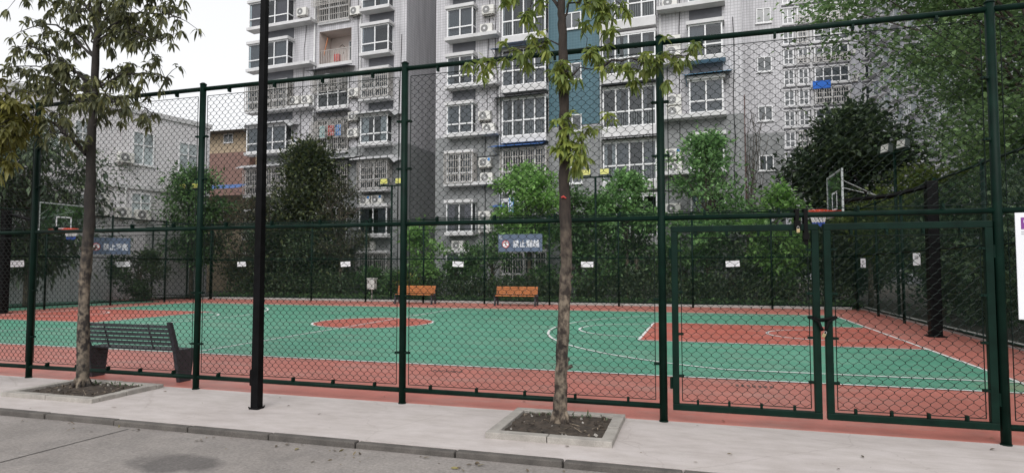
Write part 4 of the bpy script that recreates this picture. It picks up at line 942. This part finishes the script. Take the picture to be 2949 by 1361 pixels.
def big_tree(name, label, x, y, H, r, mat, n=3500, leaf=.2, base=.25, cat='tree', clumps=45, shape='round', group=None, wid=.28, twig=False, droop=.1, spread=.42, trunk_r=.1, gaps=0.0, lean=(0, 0), bark='bark', up=.2, flat=.62):
    t = thing(name, label, cat, (x, y, 0), 0, group); zc0 = H * base; n = int(n * 2.3); clumps = int(clumps * 1.3); leaf *= 1.22
    cc = []
    while len(cc) < clumps:
        f = rng.random(); z = zc0 + (H - zc0) * f
        if shape == 'cone': rr = r * (1 - .82 * f) * (.35 + .65 * min(1, f * 5 + .3))
        elif shape == 'flat': rr = r * (.4 + .6 * math.sin(math.pi * min(1, f * 1.1)))
        else: rr = r * math.sqrt(max(.04, 1 - (2 * f - 1) ** 2)) * (.85 + .3 * rng.random())
        a = rng.random() * 2 * math.pi; q = rr * rng.random() ** .45
        cc.append((q * math.cos(a) + lean[0] * f, q * math.sin(a) + lean[1] * f, z))
    cc = np.array(cc)
    b = MB(); top = np.array([lean[0] * .7, lean[1] * .7, zc0 + (H - zc0) * .7])
    pts = [(0, 0, -.05), (random.uniform(-.08, .08), random.uniform(-.08, .08), zc0 * .6), tuple(top * .6 + np.array([0, 0, zc0 * .2])), tuple(top)]
    b.tube(pts, [trunk_r * 1.25, trunk_r, trunk_r * .65, trunk_r * .25], 8)
    for c in cc[:: 1 if twig else 2]:
        f = random.uniform(.25, .75); s0 = np.array(pts[1]) * (1 - f) + top * f; mid_ = (s0 + c) / 2 + np.array([0, 0, .1 * r])
        b.tube([tuple(s0), tuple(mid_), tuple(c)], [trunk_r * .35, trunk_r * .2, trunk_r * .07], 5, False)
        if twig:
            for _ in range(7): e = c + unit(1)[0] * r * .45 + np.array([0, 0, .25]); b.tube([tuple(c), tuple((c + e) / 2 + unit(1)[0] * .06), tuple(e)], [.018, .013, .006], 4, False)
    b.build('trunk', bark, t, True)
    per = rng.multinomial(n, rng.dirichlet(np.ones(clumps) * 4)); C = []; D = []
    for c, k in zip(cc, per):
        sg = r * spread * (.6 + .7 * rng.random()) * .5
        p = rng.normal(size=(k, 3)) * np.array([sg, sg, sg * flat]); C.append(c + p); d = p / (np.linalg.norm(p, axis=1)[:, None] + 1e-6) + unit(k) * .8 + np.array([0, 0, up]); D.append(d)
    C = np.concatenate(C); D = np.concatenate(D); k = (C[:, 2] > .05) & ((C[:, 1] + y > 27.95) | (y < 28) | (abs(x) > 26)) & ((C[:, 0] + x > 6.15) | (x < 6.2) | (y > 28) | (C[:, 2] > 4.6)); C = C[k]; D = D[k]
    leaves_obj('crown', mat, t, C, D, leaf * (.65 + .7 * rng.random(len(C))), wid, droop=droop); return t

# street tree A: slim trunk coloured dark as if backlit, drooping dusky leaf whorls
def whorl(P, k, L, outw=None):
    C = np.repeat(np.array(P)[None], k, 0) + unit(k) * .015; a = np.linspace(0, 2 * math.pi, k, endpoint=False) + rng.random() * 6
    D = np.stack([np.cos(a), np.sin(a), rng.uniform(-1.3, .5, k)], 1)
    if outw is not None: D += np.array(outw) * .5
    return C, D, L * (.7 + .5 * rng.random(k))
def street_tree(name, label, base, trunk, radii, limbs, mat, bark, L, wid, rosettes, droop, per=(7, 11), tufts=(), dens=1.0):
    t = thing(name, label, 'tree', base); b = MB(); bx = Vector(base)
    jit = lambda p, s: (p[0] + random.uniform(-s, s), p[1] + random.uniform(-s, s), p[2])
    TP = [Vector(p) - bx for p in trunk]; pts_, rr_ = [], []
    for i in range(len(TP) - 1):
        m_ = 1 if i == 0 else 6
        for k in range(m_):
            f = k / m_; q0, q3 = TP[max(i - 1, 0)], TP[min(i + 2, len(TP) - 1)]; a_, c_ = TP[i], TP[i + 1]
            q = .5 * ((2 * a_) + (c_ - q0) * f + (2 * q0 - 5 * a_ + 4 * c_ - q3) * f * f + (3 * a_ - q0 - 3 * c_ + q3) * f ** 3)
            w_ = .006 if i > 1 else 0; pts_.append(q + Vector((random.uniform(-w_, w_), random.uniform(-w_, w_), 0))); rr_.append((radii[i] * (1 - f) + radii[i + 1] * f) * random.uniform(.94, 1.07))
    pts_.append(TP[-1]); rr_.append(radii[-1]); b.tube(pts_, rr_, 14)
    for k in range(9):
        i = random.randint(8, max(10, len(pts_) * 2 // 3)); a = random.uniform(0, 6.28); d_ = Vector((math.cos(a), math.sin(a), .55)); l_ = rr_[i] * random.uniform(1.15, 1.9)
        b.tube([pts_[i], pts_[i] + d_ * l_], [rr_[i] * .42, rr_[i] * .26], 7)
    for k in range(5):
        a = k * 1.26 + random.uniform(-.3, .3); r0_ = radii[0]; d_ = Vector((math.cos(a), math.sin(a), 0)); b.tube([Vector((0, 0, .16)) + d_ * r0_ * .55, Vector((0, 0, .06)) + d_ * r0_ * 1.0, Vector((0, 0, .0)) + d_ * r0_ * 1.7], [r0_ * .32, r0_ * .34, r0_ * .16], 6)
    C, D, Ls = [], [], []
    def put_w(P, o=None):
        c, d, l = whorl(P, random.randint(*per), L, o); C.append(c); D.append(d); Ls.append(l)
    for (p0, p1, r0, nr) in limbs:
        p0 = Vector(p0) - bx; p1 = Vector(p1) - bx; n = 6; pts = []
        for i in range(n + 1):
            f = i / n; q = p0.lerp(p1, f) + Vector((0, 0, .12 * math.sin(f * math.pi) * (p1 - p0).length)); pts.append(tuple(q + Vector((random.uniform(-.03, .03), random.uniform(-.03, .03), random.uniform(-.03, .03))) * (1 if 0 < i else 0)))
        b.tube(pts, [r0 * (1 - .75 * i / n) for i in range(n + 1)], 6, False)
        ln_ = (p1 - p0).length
        for k in range(int(nr * dens)):
            f = random.uniform(.3, 1.0) if k else 1.0; i = min(n - 1, int(f * n)); q = Vector(pts[i]).lerp(Vector(pts[i + 1]), f * n - i)
            off = Vector(unit(1)[0]) * random.uniform(.08, .32) * min(1.0, .45 + ln_ * .5); off.z = off.z * 1.1 - .02; e = q + off
            b.tube([tuple(q), tuple(q.lerp(e, .5) + Vector((0, 0, .02))), tuple(e)], [r0 * .28, r0 * .2, r0 * .12], 5, False); put_w(e, off.normalized() * .8)
    for P in tufts: put_w(Vector(P) - bx)
    for _ in range(rosettes): pass
    b.build('trunk', bark, t, True); broad_leaves('crown', mat, t, np.concatenate(C), np.concatenate(D), np.concatenate(Ls), wid, droop=droop); return t
def P(u, v, Y): return tuple(atY(u, v, Y))
YA = 6.6; random.seed(11)
trA = [(-8.18, 6.6, -.04), (-8.17, 6.6, .06), P(243, 860, YA), P(258, 600, YA), P(262, 440, YA), P(270, 300, YA), P(278, 130, YA), P(284, 0, YA), P(290, -220, YA), P(296, -420, YA)]
limA = []
LA2 = ((270, 290, 20, 200, .2, .018, 16), (272, 240, 130, 190, -.2, .018, 14), (276, 170, 60, 90, .5, .02, 18), (270, 300, 110, 250, .4, .018, 14), (278, 120, 200, 20, .2, .018, 12), (278, 120, 470, 130, -.3, .018, 16))
for (u0, v0, u1, v1, dy, r, n) in ((250, 445, 60, 345, .0, .036, 16), (255, 440, 150, 380, -.5, .022, 12), (265, 330, 30, 235, .5, .02, 20), (265, 320, 330, 290, -.5, .018, 14), (268, 310, 440, 330, .2, .018, 16), (270, 300, 200, 290, .7, .018, 14), (272, 255, 370, 200, .3, .018, 14), (272, 255, 500, 235, .0, .02, 22), (272, 260, 80, 130, -.3, .022, 24), (275, 180, 190, 110, .6, .018, 14), (275, 150, 420, 90, .3, .02, 22), (278, 110, 520, 50, -.2, .022, 30), (278, 100, 330, 60, .7, .018, 16), (280, 60, 140, -40, .2, .02, 18), (281, 40, 60, -20, -.4, .018, 14), (284, -10, 420, -60, .3, .02, 26), (284, -10, 520, -20, .6, .02, 26), (288, -120, 150, -180, 0, .02, 22), (290, -200, 420, -260, 0, .02, 24), (292, -300, 290, -420, .4, .02, 24), (270, 280, 250, 300, -.7, .016, 12), (270, 270, 10, 330, .9, .02, 18), (268, 330, 290, 345, .6, .014, 10), (283, 10, 370, 30, -.3, .016, 14), (283, 10, 250, 30, -.6, .016, 14)) + LA2:
    limA.append((P(u0, v0, YA), P(u1, v1, YA + dy), r, n))
street_tree('street_tree', 'slim backlit-dark street tree with dusky drooping leaves in the left tree pit', (-8.18, 6.6, 0), trA, [.095, .078, .071, .068, .058, .049, .043, .036, .028, .012], limA, 'leafA', 'barkA', .094, .20, 0, .7, (7, 11), dens=1.2)
# yellowish tree whose boughs reach in at the left edge
limY = []
bY = (-9.75, 5.95, 0); trY = [bY, (-9.74, 5.95, 1.0), (-9.72, 5.97, 2.4), (-9.7, 6.0, 3.8), (-9.7, 6.0, 5.2)]
for (u1, v1, dy, n) in ((20, 300, .0, 22), (70, 345, .3, 20), (10, 380, -.2, 20), (55, 390, .1, 18), (95, 330, .4, 14), (-30, 250, .0, 18), (15, 470, .0, 9), (-60, 330, .2, 14), (40, 260, .5, 14)):
    limY.append(((-9.71, 6.0, 3.2 + .3 * random.random()), P(u1, v1, 6.05 + dy), .022, n))
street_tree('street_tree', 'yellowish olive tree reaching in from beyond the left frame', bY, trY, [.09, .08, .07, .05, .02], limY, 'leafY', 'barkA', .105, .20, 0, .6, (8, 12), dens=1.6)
# street tree B: mottled trunk, glossy leaf tufts
YB = 6.53; trB = [(-1.45, YB, -.05), (-1.45, YB, .04), P(1614, 1130, YB), P(1620, 1000, YB), P(1627, 850, YB), P(1631, 720, YB), P(1625, 560, YB), P(1625, 400, YB), P(1622, 230, YB), P(1620, 100, YB), P(1615, 0, YB), P(1605, -200, YB), P(1600, -380, YB)]
limB = []
for (u0, v0, u1, v1, dy, r, n) in ((1618, 240, 1740, 195, .0, .012, 4), (1740, 190, 1880, 185, .05, .013, 12), (1850, 186, 2000, 165, .1, .009, 10), (1618, 130, 1545, 135, .05, .010, 6), (1560, 135, 1440, 165, .0, .008, 7), (1450, 165, 1370, 215, .05, .006, 5), (1612, 30, 1530, -10, .1, .012, 4), (1540, 0, 1515, 45, .0, .007, 3), (1612, 20, 1450, -60, .2, .014, 6), (1450, -30, 1445, 10, .05, .006, 3), (1618, 60, 1700, -30, .0, .014, 6), (1690, 0, 1740, 60, .1, .008, 7), (1700, 0, 1790, 20, .1, .008, 8), (1745, 50, 1780, 90, .0, .006, 3), (1620, 260, 1600, 205, -.12, .006, 4), (1622, 250, 1640, 190, -.15, .006, 4), (1628, 470, 1690, 400, -.1, .010, 9), (1630, 430, 1640, 350, -.2, .008, 6), (1640, 420, 1730, 370, .05, .007, 5), (1625, 460, 1600, 420, -.15, .006, 4), (1640, 440, 1670, 450, -.15, .006, 4), (1610, 0, 1720, -150, .3, .016, 16), (1606, -100, 1480, -220, .2, .016, 16), (1602, -250, 1650, -380, 0, .012, 16), (1690, 160, 1680, 90, .1, .005, 2), (1700, 190, 1710, 140, .1, .006, 4)):
    limB.append((P(u0, v0, YB), P(u1, v1, YB + dy), r, n))
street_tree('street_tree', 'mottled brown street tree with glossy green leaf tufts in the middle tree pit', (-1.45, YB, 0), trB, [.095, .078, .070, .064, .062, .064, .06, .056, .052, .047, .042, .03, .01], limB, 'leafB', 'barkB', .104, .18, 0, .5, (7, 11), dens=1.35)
b = MB(); p = Vector(P(1623, 568, 6.465)); b.tube([p + Vector((-.02, 0, .0)), p + Vector((.0, -.012, .008)), p + Vector((.03, -.005, -.012))], [.009, .012, .004], 6); tag(b.build('tag', 'redcloth'), 'small red tag tied on the mottled trunk', 'tag')

# background trees and shrubs
big_tree('broadleaf_tree', 'dark leathery-leaved tree tapering upward before the left block', -21.9, 31.2, 8.7, 2.8, 'magn', 6500, .2, .14, shape='cone', clumps=70)
big_tree('broadleaf_tree', 'rounded green tree under the floodlight by the mosaic building', -27.6, 28.6, 6.9, 1.8, 'mid', 3000, .19, .3, clumps=40)
big_tree('shrub', 'tall brownish twiggy shrub right of the green rounded tree', -24.3, 29.8, 5.2, 2.2, 'olive', 2600, .15, .2, 'shrub', 36, twig=True)
big_tree('shrub', 'bare-twigged olive shrub at the right foot of the dark leathery tree', -18.9, 30, 6.2, 1.5, 'olive', 1200, .13, .3, 'shrub', 26, twig=True)
big_tree('shrub', 'dense dull shrub below the dark leathery tree', -22.3, 30.6, 4.4, 2.5, 'dark', 5600, .16, .1, 'shrub', 50)
big_tree('shrub', 'bright narrow shrub between the left and middle blocks', -13.8, 29.6, 3.9, 1.0, 'bright', 1500, .17, .1, 'shrub', 26)
big_tree('broadleaf_tree', 'bright-topped round tree left of the mottled trunk', -8.3, 30.4, 6.6, 1.7, 'bright', 2600, .2, .42, clumps=34)
big_tree('broadleaf_tree', 'darker green tree right of the mottled trunk under the floodlight', -5.9, 31, 5.4, 1.3, 'mid', 1800, .2, .4, clumps=26)
big_tree('broadleaf_tree', 'loose fresh green tree below the long glazed balconies', -3.5, 31, 6.3, 1.6, 'fresh', 2300, .19, .3, clumps=36, spread=.36)
big_tree('broadleaf_tree', 'tall loose feathery green tree right of the tall gate post', .25, 31.2, 7.9, 2.2, 'fresh', 2500, .19, .28, clumps=44, spread=.3)
big_tree('shrub', 'brightest green shrub at the foot of the plain wing', 3.2, 30, 5.1, 1.25, 'bright', 2000, .2, .2, 'shrub', 30)
big_tree('broadleaf_tree', 'very dark dense tree before the distant block', 7.4, 35, 9.5, 2.7, 'dark', 7500, .27, .1, clumps=90, shape='round')
big_tree('ginkgo_tree', 'large ginkgo with fine leaves filling the upper right', 10.4, 22.5, 14.5, 5.2, 'ginkgo', 25000, .13, .27, clumps=115, wid=.42, trunk_r=.16, spread=.30, flat=.3, lean=(-1.0, -.5))
big_tree('ginkgo_tree', 'second ginkgo farther back behind the right fence', 15.5, 34, 16, 5.0, 'ginkgo', 7000, .17, .3, clumps=60, wid=.42, trunk_r=.16, spread=.32, flat=.35)
big_tree('shrub', 'yellow-green shrub beside the right hoop post', 8.6, 27.5, 5.4, 2.0, 'lime', 2600, .16, .35, 'shrub', 34)
big_tree('shrub', 'smaller yellow-green shrub just past the backboard', 6.9, 30, 4.6, 1.4, 'lime', 1300, .15, .4, 'shrub', 20)
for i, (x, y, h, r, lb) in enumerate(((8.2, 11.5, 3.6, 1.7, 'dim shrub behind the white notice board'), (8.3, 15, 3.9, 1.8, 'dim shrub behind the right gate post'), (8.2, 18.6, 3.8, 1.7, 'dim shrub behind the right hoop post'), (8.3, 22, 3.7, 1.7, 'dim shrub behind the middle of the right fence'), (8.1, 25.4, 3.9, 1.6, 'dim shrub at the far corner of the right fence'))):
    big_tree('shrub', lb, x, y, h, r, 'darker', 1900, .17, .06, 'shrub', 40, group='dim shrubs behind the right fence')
big_tree('broadleaf_tree', 'dark drooping evergreen behind the left fence post', -28.6, 20.3, 7.7, 2.7, 'dark', 3600, .24, .25, clumps=44, droop=.5, wid=.2)
big_tree('broadleaf_tree', 'dark evergreen at the left edge behind the neighbouring court', -30.5, 16, 8.2, 2.9, 'dark', 3600, .25, .2, clumps=44, droop=.5, wid=.2)
big_tree('shrub', 'low dark shrub against the mosaic building', -27.8, 25.3, 2.6, 1.2, 'darker', 1400, .15, .08, 'shrub', 20)
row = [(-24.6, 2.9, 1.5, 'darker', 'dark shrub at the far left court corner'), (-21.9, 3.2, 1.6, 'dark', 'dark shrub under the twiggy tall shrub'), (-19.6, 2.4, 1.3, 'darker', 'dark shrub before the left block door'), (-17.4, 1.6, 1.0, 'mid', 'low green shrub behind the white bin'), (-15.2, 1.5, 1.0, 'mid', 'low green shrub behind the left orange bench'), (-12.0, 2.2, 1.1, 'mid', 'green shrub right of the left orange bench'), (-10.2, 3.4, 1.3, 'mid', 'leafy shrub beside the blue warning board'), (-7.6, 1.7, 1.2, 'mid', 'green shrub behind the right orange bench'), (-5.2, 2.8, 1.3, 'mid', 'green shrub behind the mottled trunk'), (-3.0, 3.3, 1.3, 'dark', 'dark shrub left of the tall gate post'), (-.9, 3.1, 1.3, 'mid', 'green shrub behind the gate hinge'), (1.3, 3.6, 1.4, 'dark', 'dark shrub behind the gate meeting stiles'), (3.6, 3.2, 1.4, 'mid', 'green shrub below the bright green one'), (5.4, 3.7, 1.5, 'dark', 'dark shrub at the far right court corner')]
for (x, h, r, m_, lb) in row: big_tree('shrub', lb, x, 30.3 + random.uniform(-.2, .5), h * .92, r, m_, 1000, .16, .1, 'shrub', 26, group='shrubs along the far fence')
def hedge(x0, x1, y, h, mat, label, n):
    t = thing('hedge', label, 'hedge', ((x0 + x1) / 2, y, 0)); w = x1 - x0
    C = np.stack([rng.uniform(-w / 2, w / 2, n), rng.normal(0, .35, n), np.abs(rng.random(n)) ** .6 * h * (.85 + .25 * np.sin(rng.random(n) * 6))], 1); D = unit(n) + np.array([0, -.3, .6])
    leaves_obj('foliage', mat, t, C, D, .13 * (.6 + .8 * rng.random(n)), .3)
    b = MB()
    for i in range(int(w * 2)): x = random.uniform(-w / 2, w / 2); b.tube([(x, 0, -.05), (x + random.uniform(-.2, .2), random.uniform(-.2, .2), h * .8)], [.018, .006], 4, False)
    b.build('stem', 'bark', t)['kind'] = 'stuff'
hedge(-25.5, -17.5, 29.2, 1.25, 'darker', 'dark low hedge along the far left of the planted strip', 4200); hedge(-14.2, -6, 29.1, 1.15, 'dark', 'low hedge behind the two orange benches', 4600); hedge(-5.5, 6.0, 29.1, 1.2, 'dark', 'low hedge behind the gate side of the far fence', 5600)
n = 5200; C = np.stack([rng.uniform(-26, 6.3, n), 28.55 + np.abs(rng.normal(0, .28, n)), rng.random(n) * .28], 1)
o = leaves_obj('undergrowth', 'mid', None, C, unit(n) + np.array([0, -.3, .7]), .2 * (.5 + .8 * rng.random(n)), .2, droop=.4); tag(o, 'low green ground cover at the foot of the hedge', None, None, 'stuff')
t = thing('planter', 'red-leaved plant beside the left orange bench', 'plant', (-14.3, 28.7, 0)); n = 160; C = rng.normal(size=(n, 3)) * np.array([.32, .15, .2]) + np.array([0, 0, .95]); leaves_obj('foliage', 'red_leaf' if 'red_leaf' in M else 'leafY', t, C, unit(n), .16 * np.ones(n), .3); b = MB(); b.tube([(0, 0, 0), (0, 0, .9)], .03, 6); b.build('stem', 'bark', t)

C = np.concatenate([np.stack([rng.uniform(-11, 5, 70), rng.uniform(5.5, 8.6, 70), np.full(70, .008)], 1), np.stack([rng.uniform(-10, 4, 130), 5.33 - np.abs(rng.normal(0, .22, 130)), np.full(130, -.047)], 1)])
D = unit(len(C)); D[:, 2] = np.abs(D[:, 2]) * .12
o = broad_leaves('leaf_litter', 'litter', None, C, D, rng.uniform(.012, .07, len(C)) ** 1.0, .2, droop=.0); tag(o, 'small dry leaves and bits scattered along the kerb', None, None, 'stuff')
# ------------------------------------------------------------------ tree pits
def tree_pit(x0, x1, y0, y1, label):
    t = thing('tree_pit', label, 'tree pit', ((x0 + x1) / 2, (y0 + y1) / 2, 0), R(random.uniform(-1, 1))); w, d = (x1 - x0) / 2, (y1 - y0) / 2; k = .115; h = .055
    for (a, b_, c, e) in ((-w, -.004, -d, -d + k), (.004, w, -d, -d + k), (-w, .05, d - k, d), (.058, w, d - k, d), (-w, -w + k, -d + k + .005, .1), (-w, -w + k, .108, d - k - .005), (w - k, w, -d + k + .005, -.05), (w - k, w, -.042, d - k - .005)):
        q = MB(); q.box(a, b_, c, e, -.05, h + random.uniform(-.006, .006)); q.build('edging_stone', 'pit', t, bevel=.007)
    q = MB(); n = 26; iw, idp = w - k, d - k; Z = rng.normal(0, .007, (n + 1, n + 1))
    for i in range(n + 1):
        for j in range(n + 1):
            x = -iw + 2 * iw * i / n; y = -idp + 2 * idp * j / n; q.v.append((x, y, .022 + .03 * math.exp(-(x * x + y * y) / .06) + Z[i, j]))
    for i in range(n):
        for j in range(n): a = i * (n + 1) + j; q.f.append((a, a + n + 1, a + n + 2, a + 1)); q.mi.append(0)
    q.build('soil', 'soil', t)
    q = MB()
    for i in range(55):
        x, y = random.uniform(-iw + .05, iw - .05), random.uniform(-idp + .05, idp - .05); s = random.uniform(.006, .02); T = Matrix.Translation((x, y, .035)) @ Matrix.Rotation(random.uniform(0, 3), 4, Vector((random.random(), random.random(), 1))); q.cur = random.choice((0, 0, 0, 1, 1, 0, 2)); q.box(-s, s, -s * .7, s * .7, -s * .5, s * .5, T)
    for i in range(16):
        x, y = random.uniform(-iw + .1, iw - .1), random.uniform(-idp + .1, idp - .1); a = random.uniform(0, 6); l = random.uniform(.05, .16); q.cur = 1; q.tube([(x, y, .04), (x + l * math.cos(a), y + l * math.sin(a), .05 + random.uniform(0, .05))], .005, 4)
    q.build('debris', ['soil', 'bark', 'pit'], t)['kind'] = 'stuff'
    C = []; 
    n = 40; C = np.stack([rng.uniform(-iw + .05, iw - .05, n), rng.uniform(idp * .5, idp - .03, n), np.full(n, .04)], 1); leaves_obj('weed', 'darker', t, C, unit(n) * .6 + np.array([0, 0, .6]), .05 * (.5 + rng.random(n)), .2)['kind'] = 'stuff'
tree_pit(-8.72, -7.2, 5.93, 7.02, 'stone-edged tree pit round the slim dark tree'); tree_pit(-2.06, -.82, 5.87, 7.05, 'stone-edged tree pit round the mottled trunk')
